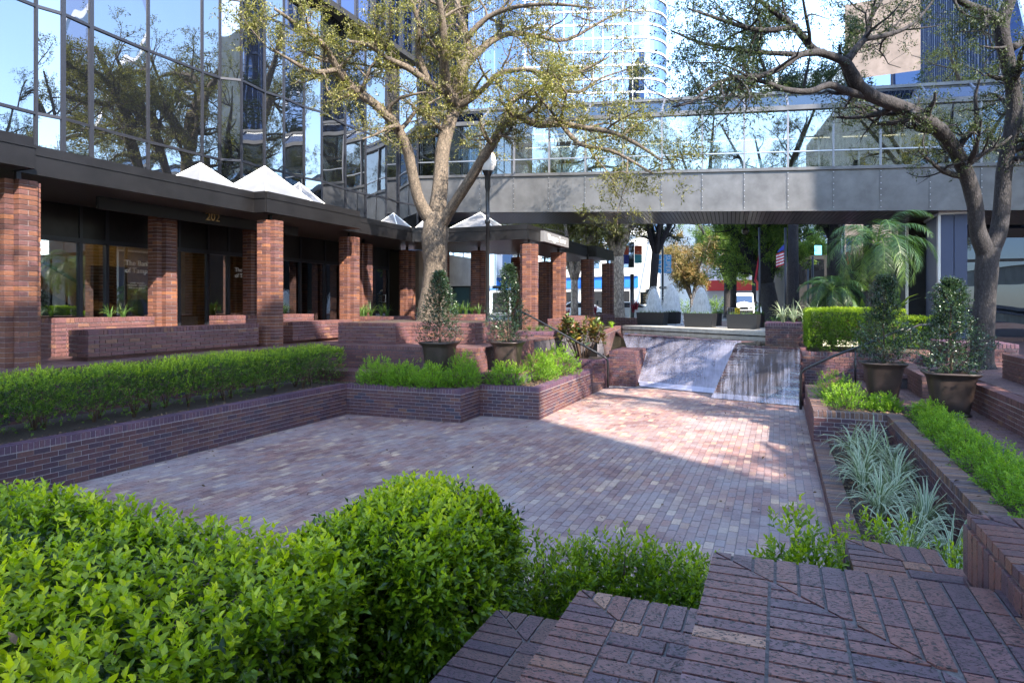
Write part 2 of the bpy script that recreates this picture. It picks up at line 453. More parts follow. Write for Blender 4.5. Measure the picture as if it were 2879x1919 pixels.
# ---------------------------------------------------------------- bricks
BM = {}
def unit_brick(lx, ly, lz, mat, tb, bev):
    key = (round(lx, 3), round(ly, 3), round(lz, 3), mat, tb)
    if key in BM: return BM[key]
    me = bpy.data.meshes.new('brick')
    hx, hy, hz = lx / 2, ly / 2, lz / 2; e = min(bev, hx * .4, hy * .4, hz * .4)
    vs = []; idx = {}
    for sx in (-1, 1):
        for sy in (-1, 1):
            for sz in (-1, 1):
                for a in range(3):
                    p = [sx * (hx - e), sy * (hy - e), sz * (hz - e)]
                    p[a] = (sx * hx, sy * hy, sz * hz)[a]
                    idx[(sx, sy, sz, a)] = len(vs); vs.append(p)
    fs = []
    for a in range(3):
        b_, c_ = [(1, 2), (0, 2), (0, 1)][a]
        for s in (-1, 1):
            q = []
            for (u, v) in ((-1, -1), (1, -1), (1, 1), (-1, 1)):
                k = [0, 0, 0]; k[a] = s; k[b_] = u; k[c_] = v; q.append(idx[(*k, a)])
            fs.append(q if (s > 0) != (a == 1) else q[::-1])
            # edges
        for u in (-1, 1):
            for v in (-1, 1):
                k0 = [0, 0, 0]; k1 = [0, 0, 0]; k0[a] = -1; k1[a] = 1
                for k in (k0, k1): k[b_] = u; k[c_] = v
                fs.append([idx[(*k0, b_)], idx[(*k1, b_)], idx[(*k1, c_)], idx[(*k0, c_)]])
    for sx in (-1, 1):
        for sy in (-1, 1):
            for sz in (-1, 1): fs.append([idx[(sx, sy, sz, a)] for a in range(3)])
    me.from_pydata(vs, [], fs); 
    at = me.attributes.new('tint', 'FLOAT', 'FACE'); at.data.foreach_set('value', [(tb + .5) / 14] * len(fs))
    me.materials.append(M[mat]); me.update()
    BM[key] = me
    return me

class Bricks:
    def __init__(s, root, name='brick', bev=.003, limit=300, minpx=8):
        s.root = root; s.it = []; s.pr = []; s.name = name; s.bev = bev; s.limit = limit; s.minpx = minpx
    def add(s, c, ax, ay, az, mat, tint=None, jit=.0012):
        """ax, ay, az: half extents as vectors"""
        c = Vector(c); ax, ay, az = Vector(ax), Vector(ay), Vector(az)
        t = random.random() if tint is None else tint
        if jit: c = c + Vector((random.uniform(-jit, jit), random.uniform(-jit, jit), random.uniform(-jit, jit)))
        s.it.append((c, ax, ay, az, mat, t))
    def prism(s, poly, z0, z1, mat, tint=None):
        t = random.random() if tint is None else tint
        s.pr.append((poly, z0, z1, mat, t))
    def finish(s, extra='brickwork'):
        root = s.root; off = rootloc(root)
        sc = []
        for i, it in enumerate(s.it):
            c, ax, ay, az = it[:4]
            p = px_per_m(c) * 2 * max(ax.length, ay.length, az.length)
            if not in_view(c): p *= .001
            sc.append((-p, 0, i))
        for i, (poly, z0, z1, mat, t) in enumerate(s.pr):
            c = Vector((sum(p[0] for p in poly) / len(poly), sum(p[1] for p in poly) / len(poly), z1))
            p = px_per_m(c) * .2
            if not in_view(c): p *= .001
            sc.append((-p, 1, i))
        sc.sort()
        own = [x for x in sc[:s.limit] if -x[0] >= s.minpx]
        rest = sc[len(own):]
        for _, k, i in own:
            if k == 0:
                c, ax, ay, az, mat, t = s.it[i]
                me = unit_brick(2 * ax.length, 2 * ay.length, 2 * az.length, mat, min(13, int(t * 14)), s.bev)
                o = bpy.data.objects.new(s.name, me); COL.objects.link(o); o.parent = root
                x, y, z = ax.normalized(), ay.normalized(), az.normalized()
                if x.cross(y).dot(z) < 0: z = -z
                mw = Matrix(((x.x, y.x, z.x, c.x - off.x), (x.y, y.y, z.y, c.y - off.y), (x.z, y.z, z.z, c.z - off.z), (0, 0, 0, 1)))
                o.matrix_local = mw
            else:
                poly, z0, z1, mat, t = s.pr[i]
                mb = MB(); mb.prism(poly, z0, z1, 0, t); mb.build(s.name, M[mat], root)
        if rest:
            mats = sorted({(s.it[i][4] if k == 0 else s.pr[i][3]) for _, k, i in rest})
            mb = MB()
            for _, k, i in rest:
                if k == 0:
                    c, ax, ay, az, mat, t = s.it[i]; mb.obox(c, ax, ay, az, mats.index(mat), t)
                else:
                    poly, z0, z1, mat, t = s.pr[i]; mb.prism(poly, z0, z1, mats.index(mat), t)
            o = mb.build(extra, [M[q] for q in mats], root); o['kind'] = 'stuff'

def wall_face(B, p0, p1, n, z0, z1, mat='brick', capmat='cap', cap=True, capd=.2, ch=.0677, bl=.203, cw=None, core=None, depth=None, joint=.01, caph=.092, proud=.006):
    """bricks on the face from p0 to p1 (plan), n the outward normal, from z0 up to z1, with a rowlock cap"""
    p0 = Vector((p0[0], p0[1], 0)); p1 = Vector((p1[0], p1[1], 0)); n = Vector((n[0], n[1], 0)).normalized()
    d = p1 - p0; L = d.length; d.normalize(); up = Vector((0, 0, 1))
    top = z1
    if cap:
        cw = cw or ch
        k = max(1, round(L / cw)); w = L / k
        for i in range(k):
            c = p0 + d * (i + .5) * w - n * (capd / 2 - proud) + up * (z1 - caph / 2)
            ex = (.5 * joint + proud) / 2 if (i == 0 or i == k - 1) else 0
            B.add(c + d * (ex if i else -ex), d * ((w - joint) / 2 + ex), n * capd / 2, up * caph / 2, capmat)
        top = z1 - caph - joint
    rows = max(1, round((top - z0) / ch)); h = (top - z0) / rows
    bt = .05
    for r in range(rows):
        zc = top - (r + .5) * h; s0 = 0 if r % 2 == 0 else -bl / 2
        x = s0
        while x < L - .005:
            a = max(0, x); b = min(L, x + bl - joint)
            if x + bl >= L - .02: b = L
            if b - a > .02:
                c = p0 + d * (a + b) / 2 - n * (bt / 2 - proud) + up * zc
                B.add(c, d * (b - a) / 2, n * bt / 2, up * (h - joint) / 2, mat)
            x += bl
    if core is not None:
        dp = depth or .2
        c = p0 + d * L / 2 - n * (dp / 2 + .002)
        core.obox(c + up * ((z0 + z1 - .008) / 2), d * (L / 2 - .001), n * (dp / 2), up * ((z1 - .008 - z0) / 2))

def pave(B, x0, x1, y0, y1, z, mat='paver', W=.1, L=.2, axis='Y', th=.05, joint=.007, gx=0.0, gy=0.0, bond=True, proud=.0):
    """paving laid on a common grid, clipped to the rectangle; top at z"""
    if axis == 'Y':
        i0 = int(math.floor((x0 - gx) / W)); i1 = int(math.ceil((x1 - gx) / W))
        for i in range(i0, i1):
            a = max(x0, gx + i * W + joint / 2); b = min(x1, gx + (i + 1) * W - joint / 2)
            if b - a < .012: continue
            o = gy + (L / 2 if (bond and i % 2) else 0)
            j0 = int(math.floor((y0 - o) / L)); j1 = int(math.ceil((y1 - o) / L))
            for j in range(j0, j1):
                c = max(y0, o + j * L + joint / 2); d = min(y1, o + (j + 1) * L - joint / 2)
                if d - c < .012: continue
                dz = random.uniform(-.0015, .0015)
                B.add(((a + b) / 2, (c + d) / 2, z - th / 2 + dz), ((b - a) / 2, 0, 0), (0, (d - c) / 2, 0), (0, 0, th / 2), mat, jit=0)
    else:
        i0 = int(math.floor((y0 - gy) / W)); i1 = int(math.ceil((y1 - gy) / W))
        for i in range(i0, i1):
            c = max(y0, gy + i * W + joint / 2); d = min(y1, gy + (i + 1) * W - joint / 2)
            if d - c < .012: continue
            o = gx + (L / 2 if (bond and i % 2) else 0)
            j0 = int(math.floor((x0 - o) / L)); j1 = int(math.ceil((x1 - o) / L))
            for j in range(j0, j1):
                a = max(x0, o + j * L + joint / 2); b = min(x1, o + (j + 1) * L - joint / 2)
                if b - a < .012: continue
                dz = random.uniform(-.0015, .0015)
                B.add(((a + b) / 2, (c + d) / 2, z - th / 2 + dz), ((b - a) / 2, 0, 0), (0, (d - c) / 2, 0), (0, 0, th / 2), mat, jit=0)

def brick_block(name, label, cat, x0, x1, y0, y1, z0, z1, faces='fr', mat='brick', capmat='cap', group=None, top=True, kind=None, ch=.0677, bl=.203, capd=.2, mort='mortar', topmat=None, limit=300):
    """a solid brick block; faces: f (-Y), r (+X), l (-X); the top paved inside the caps"""
    root = thing(name, label, cat, ((x0 + x1) / 2, (y0 + y1) / 2, z0), group)
    if kind: root['kind'] = kind
    B = Bricks(root, limit=limit); core = MB()
    core.box(x0 + .012, x1 - .012, y0 + .012, y1 - .003, z0, z1 - .012)
    core.build('mortar_core', M[mort], root)
    c = .0925 + 0
    if 'f' in faces: wall_face(B, (x0, y0), (x1, y0), (0, -1), z0, z1, mat, capmat, ch=ch, bl=bl, capd=capd)
    if 'r' in faces: wall_face(B, (x1, y0 + (capd if 'f' in faces else 0)), (x1, y1), (1, 0), z0, z1, mat, capmat, ch=ch, bl=bl, capd=capd, cap=True)
    if 'l' in faces: wall_face(B, (x0, y0 + (capd if 'f' in faces else 0)), (x0, y1), (-1, 0), z0, z1, mat, capmat, ch=ch, bl=bl, capd=capd, cap=True)
    if 'f' in faces and 'r' in faces: # the corner strip under the front cap
        wall_face(B, (x1, y0 + .001), (x1, y0 + capd - .01), (1, 0), z0, z1 - .102, mat, capmat, cap=False, ch=ch, bl=bl)
    if 'f' in faces and 'l' in faces:
        wall_face(B, (x0, y0 + .001), (x0, y0 + capd - .01), (-1, 0), z0, z1 - .102, mat, capmat, cap=False, ch=ch, bl=bl)
    if top:
        ax0 = x0 + (capd + .005 if 'l' in faces else 0); ax1 = x1 - (capd + .005 if 'r' in faces else 0); ay0 = y0 + (capd + .005 if 'f' in faces else 0)
        if ax1 - ax0 > .05 and y1 - ay0 > .05:
            pave(B, ax0, ax1, ay0, y1, z1, topmat or capmat, W=ch, L=bl, axis='X')
    B.finish()
    return root
# ---------------------------------------------------------------- leaves
def unit(a):
    return a / np.maximum(np.linalg.norm(a, axis=-1, keepdims=True), 1e-9)
def leaves(name, P, D, size, mat, parent=None, aspect=.42, fine=False, tint=None, droop=.15, up=(0, 0, 1), stuff=True):
    """P points, D leaf axes, size lengths -> one mesh of folded leaves"""
    P = np.asarray(P, float); D = unit(np.asarray(D, float)); N = len(P)
    if N == 0: return None
    size = np.broadcast_to(np.asarray(size, float), (N,))[:, None]
    U = np.asarray(up, float)[None, :] + rng.normal(0, .45, (N, 3))
    S = unit(np.cross(D, U)); Nn = unit(np.cross(S, D))
    if tint is None: tint = rng.random(N)
    w = size * aspect / 2
    if fine:
        b = P
        m1 = P + D * size * .36 + Nn * size * .01; m2 = P + D * size * .72 - Nn * size * droop * .35
        tp = P + D * size - Nn * size * droop
        f = Nn * size * .07
        L1 = m1 - S * w + f; R1 = m1 + S * w + f; L2 = m2 - S * w * .72 + f * .7; R2 = m2 + S * w * .72 + f * .7
        V = np.stack([b, m1, m2, tp, L1, L2, R1, R2], 1).reshape(-1, 3)
        base = np.arange(N)[:, None] * 8
        F = np.array([[0, 1, 4], [4, 1, 2], [4, 2, 5], [5, 2, 3], [0, 6, 1], [6, 7, 2], [6, 2, 1], [7, 3, 2]])
        F = (base[:, None, :] + F[None]).reshape(-1, 3)
        T = np.repeat(tint, 8)
    else:
        mid = P + D * size * .45
        f = Nn * size * .08
        tp = P + D * size - Nn * size * droop
        V = np.stack([P, mid - S * w + f, tp, mid + S * w + f], 1).reshape(-1, 3)
        base = np.arange(N)[:, None] * 4
        F = np.array([[0, 2, 1], [0, 3, 2]])
        F = (base[:, None, :] + F[None]).reshape(-1, 3)
        T = np.repeat(tint, 2)
    o = np_mesh(name, V, F, mat, parent, T, smooth=fine)
    if stuff and parent is not None: o['kind'] = 'stuff'
    return o

def sprigs(P, A, n=7, length=.06, size=.035, spread=.9, var=.35):
    """sprays of n leaves round stems that start at P and run along A -> (points, axes, sizes, tint offset)"""
    P = np.asarray(P, float); A = unit(np.asarray(A, float)); N = len(P)
    H = unit(np.cross(A, rng.normal(size=(N, 3)))); K = np.cross(A, H)
    pts, ax, sz, tt = [], [], [], []
    t0 = rng.random(N) * .6
    for k in range(n):
        ph = k * 2.4 + rng.normal(0, .3, N)
        el = spread * (1 - .55 * k / n) + rng.normal(0, .15, N)
        d = A * np.cos(el)[:, None] + (H * np.cos(ph)[:, None] + K * np.sin(ph)[:, None]) * np.sin(el)[:, None]
        pts.append(P + A * (length * (k + .3) / n)); ax.append(d)
        sz.append(size * (1 - .35 * k / n) * (1 + rng.normal(0, var * .5, N)))
        tt.append(np.clip(t0 + .35 * k / n + rng.normal(0, .1, N), 0, 1))
    return np.concatenate(pts), np.concatenate(ax), np.clip(np.concatenate(sz), size * .3, size * 1.7), np.concatenate(tt)

def smooth_noise(P, s, seed=0):
    r = np.random.default_rng(seed); out = np.zeros(len(P))
    for o in range(4):
        k = r.normal(size=(3,)); k /= np.linalg.norm(k); k2 = r.normal(size=(3,)); k2 /= np.linalg.norm(k2)
        out += np.sin(P @ k * s * (1 + .6 * o) + r.random() * 6.28) * np.cos(P @ k2 * s * (1.3 + .5 * o) + r.random() * 6.28) / (1 + .4 * o)
    return out / 2

def box_points(N, x0, x1, y0, y1, z0, z1, amp=.06, s=3.5, seed=1, rnd=.12, sides='fblrt', depth=.0):
    """points on the sheared faces of a hedge with outward normals; uneven like clipped growth"""
    ar = {'f': (x1 - x0) * (z1 - z0), 'b': (x1 - x0) * (z1 - z0), 'l': (y1 - y0) * (z1 - z0), 'r': (y1 - y0) * (z1 - z0), 't': (x1 - x0) * (y1 - y0)}
    tot = sum(ar[k] for k in sides); Ps, Ns = [], []
    for k in sides:
        n = int(N * ar[k] / tot); u = rng.random(n); v = rng.random(n)
        if k == 't': p = np.stack([x0 + u * (x1 - x0), y0 + v * (y1 - y0), np.full(n, z1)], 1); nn = (0, 0, 1)
        elif k in 'fb': p = np.stack([x0 + u * (x1 - x0), np.full(n, y0 if k == 'f' else y1), z0 + v * (z1 - z0)], 1); nn = (0, -1 if k == 'f' else 1, 0)
        else: p = np.stack([np.full(n, x0 if k == 'l' else x1), y0 + u * (y1 - y0), z0 + v * (z1 - z0)], 1); nn = (-1 if k == 'l' else 1, 0, 0)
        Ps.append(p); Ns.append(np.tile(nn, (n, 1)))
    P = np.concatenate(Ps); Nn = np.concatenate(Ns).astype(float)
    # round the arrises
    c = np.array([(x0 + x1) / 2, (y0 + y1) / 2, (z0 + z1) / 2]); h = np.array([(x1 - x0) / 2, (y1 - y0) / 2, (z1 - z0) / 2])
    q = P - c; inner = np.maximum(h - rnd, .01); cl = np.clip(q, -inner, inner)
    dlt = q - cl; dn = np.linalg.norm(dlt, axis=1, keepdims=True)
    ok = dn[:, 0] > 1e-6
    nrm = Nn.copy(); nrm[ok] = dlt[ok] / dn[ok]
    P2 = c + cl + nrm * np.minimum(dn, rnd)
    a = smooth_noise(P2, s, seed) * amp
    P2 = P2 + nrm * (a[:, None] - rng.random(len(P2))[:, None] * depth)
    return P2, unit(nrm)

def hedge(name, label, cat, x0, x1, y0, y1, z0, z1, n, leafsize, mat, fine=False, sides='frt', amp=.06, group=None, per=7, length=.07, leggy=0.0, stems=6, seed=1, rnd=.12, depth=.1, s=3.5, core=True, tops=None, spread=.9, aspect=.42):
    root = thing(name, label, cat, ((x0 + x1) / 2, (y0 + y1) / 2, z0), group)
    P, Nn = box_points(n, x0, x1, y0, y1, z0, z1, amp, s, seed, rnd, sides, depth)
    if leggy:
        hf = (P[:, 2] - z0) / (z1 - z0)
        keep = rng.random(len(P)) < np.clip(hf / leggy + .12 + .35 * smooth_noise(P, 4, seed + 9), 0, 1)
        P, Nn = P[keep], Nn[keep]
    if tops is not None: P[:, 2] += tops(P)
    A = Nn * .7 + np.array([0, 0, .75]) + rng.normal(0, .35, P.shape)
    p, a, sz, tt = sprigs(P, A, per, length, leafsize, spread)
    # highlights put into the tint: leaves get paler towards the top
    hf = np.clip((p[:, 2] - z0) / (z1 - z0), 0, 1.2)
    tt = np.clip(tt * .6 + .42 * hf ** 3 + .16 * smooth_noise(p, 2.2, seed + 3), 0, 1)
    leaves('foliage', p, a, sz, mat, root, fine=fine, tint=tt, aspect=aspect)
    if core:
        # twigs and inner leaves fill the middle, their tint darkened for the shaded gaps
        k = int(n * 1.1); q = np.stack([x0 + .07 + rng.random(k) * (x1 - x0 - .14), y0 + .07 + rng.random(k) * (y1 - y0 - .14), z0 + (leggy * .55 * (z1 - z0)) + rng.random(k) * (z1 - z0) * (1 - leggy * .55) * .9], 1)
        if tops is not None: q[:, 2] += tops(q)
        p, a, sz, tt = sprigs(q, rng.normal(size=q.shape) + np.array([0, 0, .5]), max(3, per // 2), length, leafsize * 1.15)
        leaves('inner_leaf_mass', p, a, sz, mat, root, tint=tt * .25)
    mb = MB()
    for i in range(stems):
        bx = x0 + .15 + random.random() * (x1 - x0 - .3); by = y0 + .12 + random.random() * (y1 - y0 - .24)
        for b in range(4):
            e = (bx + random.uniform(-.3, .3), by + random.uniform(-.25, .25), z0 + (z1 - z0) * random.uniform(.5, .85))
            mid = (bx + (e[0] - bx) * .3, by + (e[1] - by) * .3, z0 + (z1 - z0) * .28)
            mb.tube([(bx, by, z0 - .03), mid, e], [.014, .01, .005], 5)
    mb.build('stem', M['stem'], root, smooth=True)['kind'] = 'stuff'
    return root

def shrub(label, c, rx, ry, rz, n=130, leaf=.03, mat='shrub', name='shrub', cat='shrub', group=None, seed=0, per=7, stems=5, stretch=.8, fine=False):
    """a loose mound: twigs that leave one foot and end in sprays"""
    c = Vector(c)
    root = thing(name, label, cat, c, group)
    r = np.random.default_rng(seed)
    d = unit(r.normal(size=(n, 3))); d[:, 2] = np.abs(d[:, 2]) * .95 + .02
    lump = 1 + .28 * smooth_noise(d * 2, 2.6, seed)
    rad = (r.random(n) ** .35) * lump
    P = np.array(c) + d * np.array([rx, ry, rz]) * rad[:, None]
    A = d * .8 + np.array([0, 0, .6]) + r.normal(0, .25, d.shape)
    p, a, sz, tt = sprigs(P, A, per, leaf * 2.2, leaf)
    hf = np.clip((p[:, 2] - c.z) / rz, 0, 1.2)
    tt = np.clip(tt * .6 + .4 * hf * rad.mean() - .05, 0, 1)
    leaves('foliage', p, a, sz, M[mat] if isinstance(mat, str) else mat, root, tint=tt, fine=fine)
    mb = MB()
    for i in range(stems):
        k = i * (n // max(1, stems)); e = Vector(P[k]); m = c.lerp(e, .5) + Vector((0, 0, .03))
        mb.tube([c - Vector((0, 0, .03)), m, e], [.009, .007, .003], 4)
    mb.build('stem', M['stem'], root, smooth=True)['kind'] = 'stuff'
    return root

def blades(root, c, n, length, width, mat, spread=1.0, seed=0, name='blade_tuft', seg=5, variegated=True, zc=0):
    """arching strap leaves from one crown"""
    r = np.random.default_rng(seed); V = []; F = []; T = []
    c = np.array(c, float)
    for i in range(n):
        ph = r.random() * 6.283; L = length * (.6 + .5 * r.random()); lean = (.25 + .95 * r.random()) * spread; w = width * (.7 + .5 * r.random())
        d = np.array([math.cos(ph), math.sin(ph), 0]); s = np.array([-math.sin(ph), math.cos(ph), 0])
        tw = r.normal(0, .3); p = c + d * .02 + s * r.normal(0, .02); ang = math.pi / 2 - lean * .3; base = len(V)
        cols = 4 if variegated else 2
        t0 = r.random()
        for k in range(seg + 1):
            f = k / seg; ww = w * (1 - f ** 2.2) * (.6 + .4 * min(1, f * 4)) / 2 + .0006
            sd_ = s * math.cos(tw * f) + np.array([0, 0, 1]) * math.sin(tw * f)
            for j in range(cols):
                u = (-1, -.45, .45, 1)[j] if variegated else (-1, 1)[j]
                V.append(p + sd_ * ww * u + np.array([0, 0, abs(u) * ww * .35]))
            p = p + (d * math.cos(ang) + np.array([0, 0, 1]) * math.sin(ang)) * L / seg
            ang -= lean * (1.1 + .5 * f) * 2.0 / seg
        for k in range(seg):
            for j in range(cols - 1):
                a = base + k * cols + j
                F.append((a, a + 1, a + cols + 1, a + cols))
                if variegated: T.append((.95 if r.random() > .15 else .8) if j != 1 else .12 + .38 * t0)
                else: T.append(min(1, .15 + .6 * t0 + .2 * k / seg))
    return np_mesh(name, V, F, mat, root, T)

def trunk_mesh(mb, pts, rad, n=10, seed=0, mi=0, sub=3):
    """a limb through the given stations, resampled, slightly lumpy"""
    pts = [Vector(p) for p in pts]; P = []; Rr = []
    for i in range(len(pts) - 1):
        p0 = pts[max(i - 1, 0)]; p1 = pts[i]; p2 = pts[i + 1]; p3 = pts[min(i + 2, len(pts) - 1)]
        for k in range(sub):
            t = k / sub
            P.append(.5 * ((2 * p1) + (p2 - p0) * t + (2 * p0 - 5 * p1 + 4 * p2 - p3) * t * t + (3 * p1 - p0 - 3 * p2 + p3) * t ** 3))
            Rr.append((rad[i] * (1 - t) + rad[i + 1] * t) * (1 + random.uniform(-.05, .05)))
    P.append(pts[-1]); Rr.append(rad[-1])
    mb.tube(P, Rr, n, mi)
    return P, Rr

def grow(mb, P, Rr, level, tips, density=1.0, maxlen=2.2, upb=.15, flat=.6, minr=.006, rs=None, start=.25, spread=1.0):
    """side branches along a limb; tips collects twig ends for the leaves"""
    rs = rs or random
    L = sum((P[i + 1] - P[i]).length for i in range(len(P) - 1))
    n = max(2, int(L * density * (1.7 if level == 0 else 3.2 if level == 1 else 5)))
    for _ in range(n):
        t = start + (1 - start) * rs.random(); k = min(len(P) - 2, int(t * (len(P) - 1)))
        o = P[k]; d = (P[k + 1] - P[k]).normalized(); r0 = min(Rr[k] * .55, .07 if level == 0 else .025 if level == 1 else .01)
        if r0 < minr: r0 = minr
        side = Vector((rs.gauss(0, 1), rs.gauss(0, 1), rs.gauss(0, flat) + upb)); side = (side - d * side.dot(d)).normalized()
        cd = (d * rs.uniform(.35, .9) + side * spread).normalized()
        ln = maxlen * (.45 + .75 * rs.random()) * (.5 ** level) * (1 - .35 * t)
        pts = [o]; ns = 5 if level < 2 else 3
        for i in range(ns):
            cd = (cd + Vector((rs.gauss(0, .28), rs.gauss(0, .28), rs.gauss(0, .2) + upb * .25))).normalized()
            pts.append(pts[-1] + cd * ln / ns)
        rad = [r0 * (1 - .75 * i / ns) for i in range(ns + 1)]
        mb.tube(pts, rad, 6 if level == 0 else 4 if level == 1 else 3, cap=False)
        if level < 2: grow(mb, pts, rad, level + 1, tips, density, maxlen, upb, flat, minr * .6, rs, .2, spread)
        for i in range(1, len(pts)):
            if level >= 1 or i == len(pts) - 1: tips.append((pts[i], cd, level))
# ================================================================ SETTING
ZP = 0.62      # planter soil, left
ZL = 1.40      # colonnade level
def ground_sheet(name, rects, z, mat, th=.02):
    mb = MB()
    for k, (a, b, c, d) in enumerate(rects): mb.box(a, b, c, d, z - th - .001 * k, z - .001 * k)
    return tag(mb.build(name, M[mat]), kind='structure')

# street and far ground (slopes off gently: a single sheet past the plaza)
mb = MB(); mb.box(-400, 400, 33, 900, .9, 1.06); mb.box(-400, -20, -200, 33.001, .9, 1.058); mb.box(26, 400, -200, 33.001, .9, 1.056)
mb.box(-400, 400, -300, -10, -.4, -.05)
tag(mb.build('street', M['asphalt']), kind='structure')
mb = MB(); mb.box(-30, 26, 27.5, 46, 1.02, 1.22)
tag(mb.build('sidewalk', M['step']), kind='structure')
mb = MB(); mb.box(-30, 26, 50, 51.5, 1.07, 1.2); mb.box(-60, 60, 96, 110, 1.07, 1.2)
tag(mb.build('far_pavement', M['concrete']), kind='structure')
mb = MB()
for x in range(-40, 41, 8): mb.box(x, x + 3.5, 62, 62.15, 1.06, 1.066)
tag(mb.build('lane_marking', M['white']), kind='structure')

# plaza floor: pavers laid on a mortar bed
root = thing('plaza_floor', None, None, (-4, 9, 0)); root['kind'] = 'structure'
mb = MB(); mb.box(-8.9, .7, 1.5, 19.5, -.2, -.007); mb.build('paving_bed', M['mortarp'], root)
B = Bricks(root, 'paver', bev=.003)
for (a, b, c, d) in ((-8.71, -5.94, 2.4, 11.88), (-5.94, -4.61, 2.4, 12.78), (-4.61, .52, 2.4, 18.6)):
    pave(B, a, b, c, d, 0, 'paver')
B.finish('paving')

# ---- left planter wall (stepping)
root = thing('planter_wall', 'long stepped purple brick planter wall round the sunken plaza under the clipped hedge', 'wall', (-8.72, 8, 0))
B = Bricks(root); core = MB()
wall_face(B, (-8.72, 3.2), (-8.72, 11.9), (1, 0), 0, .66, core=core, capd=.2)
wall_face(B, (-8.72, 11.9), (-5.95, 11.9), (0, -1), 0, .66, core=core, capd=.2)
core.build('mortar_core', M['mortar'], root); B.finish()
root = thing('planter_wall', 'purple brick planter wall jutting into the plaza below the potted tree', 'wall', (-5.2, 12.8, 0))
B = Bricks(root); core = MB()
wall_face(B, (-5.95, 11.905), (-5.95, 12.8), (1, 0), 0, .659, core=core)
wall_face(B, (-5.95, 12.8), (-4.6, 12.8), (0, -1), 0, .659, core=core)
wall_face(B, (-4.6, 12.8), (-4.6, 17.0), (1, 0), 0, .659, core=core)
core.build('mortar_core', M['mortar'], root); B.finish()
# soil
mb = MB(); mb.box(-10.6, -8.9, 2, 12.0, .2, ZP); mb.box(-10.4, -6.1, 12.08, 13.3, .2, ZP - .002); mb.box(-6.1, -4.78, 12.98, 17, .2, ZP - .004)
tag(mb.build('planter_soil', M['mulch']), kind='structure')

# ---- upper level, left: core terraces
mb = MB(); mb.box(-22, -10.45, -2, 34, -.2, ZL - .06); mb.box(-10.46, -6.25, 13.24, 34, -.2, ZL - .061)
mb.box(-6.26, -4.7, 18.4, 20.5, -.2, .7)
tag(mb.build('upper_terrace', M['mortard']), kind='structure')
root = thing('terrace_paving', None, None, (-10, 13, ZL)); root['kind'] = 'structure'
B = Bricks(root, 'paver')
pave(B, -14, -10.45, 4.6, 20, ZL, 'step', axis='X')
pave(B, -10.45, -6.25, 13.24, 21, ZL, 'step', axis='X')
pave(B, -12, -7, 21, 27, ZL, 'step', axis='X')
B.finish('paving')
mb = MB(); mb.box(-14, -10.46, -2, 4.6, ZL - .062, ZL); mb.box(-12, -6.2, 27, 34, ZL - .062, ZL - .003)
tag(mb.build('terrace_floor', M['step']), kind='structure')
# retaining faces of the terrace
root = thing('terrace_wall', 'reddish brick retaining wall stepping up behind the two left pots', 'wall', (-8, 13.2, .62))
B = Bricks(root); core = MB()
wall_face(B, (-10.45, 13.24), (-6.25, 13.24), (0, -1), .6, ZL, 'bench', 'bench', core=core)
wall_face(B, (-6.25, 13.24), (-6.25, 17), (1, 0), .6, ZL - .001, 'bench', 'bench', core=core)
core.build('mortar_core', M['mortar'], root); B.finish()
root = thing('terrace_wall', 'low brick retaining wall in the shade behind the long clipped hedge', 'wall', (-10.45, 9, .62))
B = Bricks(root, limit=200); core = MB()
wall_face(B, (-10.45, 3.2), (-10.45, 13.2), (1, 0), .6, ZL - .002, 'brick', 'bench', core=core)
core.build('mortar_core', M['mortar'], root); B.finish()
# middle step with the pots
root = thing('pot_ledge', None, None, (-8, 12.8, .62)); root['kind'] = 'structure'
B = Bricks(root); mb = MB(); mb.box(-10.4, -6.3, 12.5, 13.2, .6, .83); mb.box(-6.25, -5.3, 13.2, 15, .6, .828); mb.build('mortar_core', M['mortard'], root)
wall_face(B, (-10.4, 12.5), (-6.3, 12.5), (0, -1), .6, .86, 'bench', 'bench', capd=.2)
pave(B, -10.4, -6.3, 12.7, 13.2, .86, 'bench', axis='X', W=.0677)
wall_face(B, (-6.25, 13.2), (-5.3, 13.2), (0, -1), .6, .858, 'bench', 'bench', capd=.2)
pave(B, -6.25, -5.3, 13.4, 15, .858, 'bench', axis='X', W=.0677)
B.finish()
# stairs left, between the planter and the croton bed
root = thing('brick_stairs', 'brick stairs climbing from the plaza beside the left black handrail', 'stairs', (-5.5, 17.7, 0))
B = Bricks(root); mb = MB()
for i in range(8):
    x1 = -4.6 - i * .3; z = (i + 1) * .175
    mb.box(x1 - .3, x1 - .003, 17.05 + .002 * i, 18.28, -.02, z - .01)
    wall_face(B, (x1, 17.04), (x1, 18.3), (1, 0), z - .175, z, 'step', 'step', cap=True, capd=.29, caph=.07, ch=.0877)
    wall_face(B, (x1 - .3, 17.04), (x1, 17.04), (0, -1), 0, z - .09, 'bench', 'bench', cap=False)
mb.build('mortar_core', M['mortard'], root)
B.finish()
brick_block('croton_planter', 'brick planter block that holds the croton bush by the waterfall', 'planter', -6.2, -4.6, 18.3, 19.35, 0, .79, 'fr', topmat='mulch')
brick_block('spillway_wall', 'low grey brick wall flanking the left edge of the waterfall', 'wall', -4.62, -3.84, 18.95, 20.6, 0, 1.02, 'fr', 'brick', 'brick')
# curved-corner planter behind the stairs
brick_block('raised_planter', 'brick planter under the colonnade column behind the left handrail', 'planter', -8.3, -6.3, 18.7, 20.7, .9, 1.55, 'fr', topmat='mulch')
# pool retaining wall, left
root = thing('pool_wall', 'brick wall along the left side of the upper pool', 'wall', (-5.5, 23, 0))
B = Bricks(root, limit=150); core = MB()
wall_face(B, (-5.1, 20.2), (-6.0, 26.6), (.99, .14), .7, 1.5, 'brick', 'bench', core=core)
core.build('mortar_core', M['mortar'], root); B.finish()

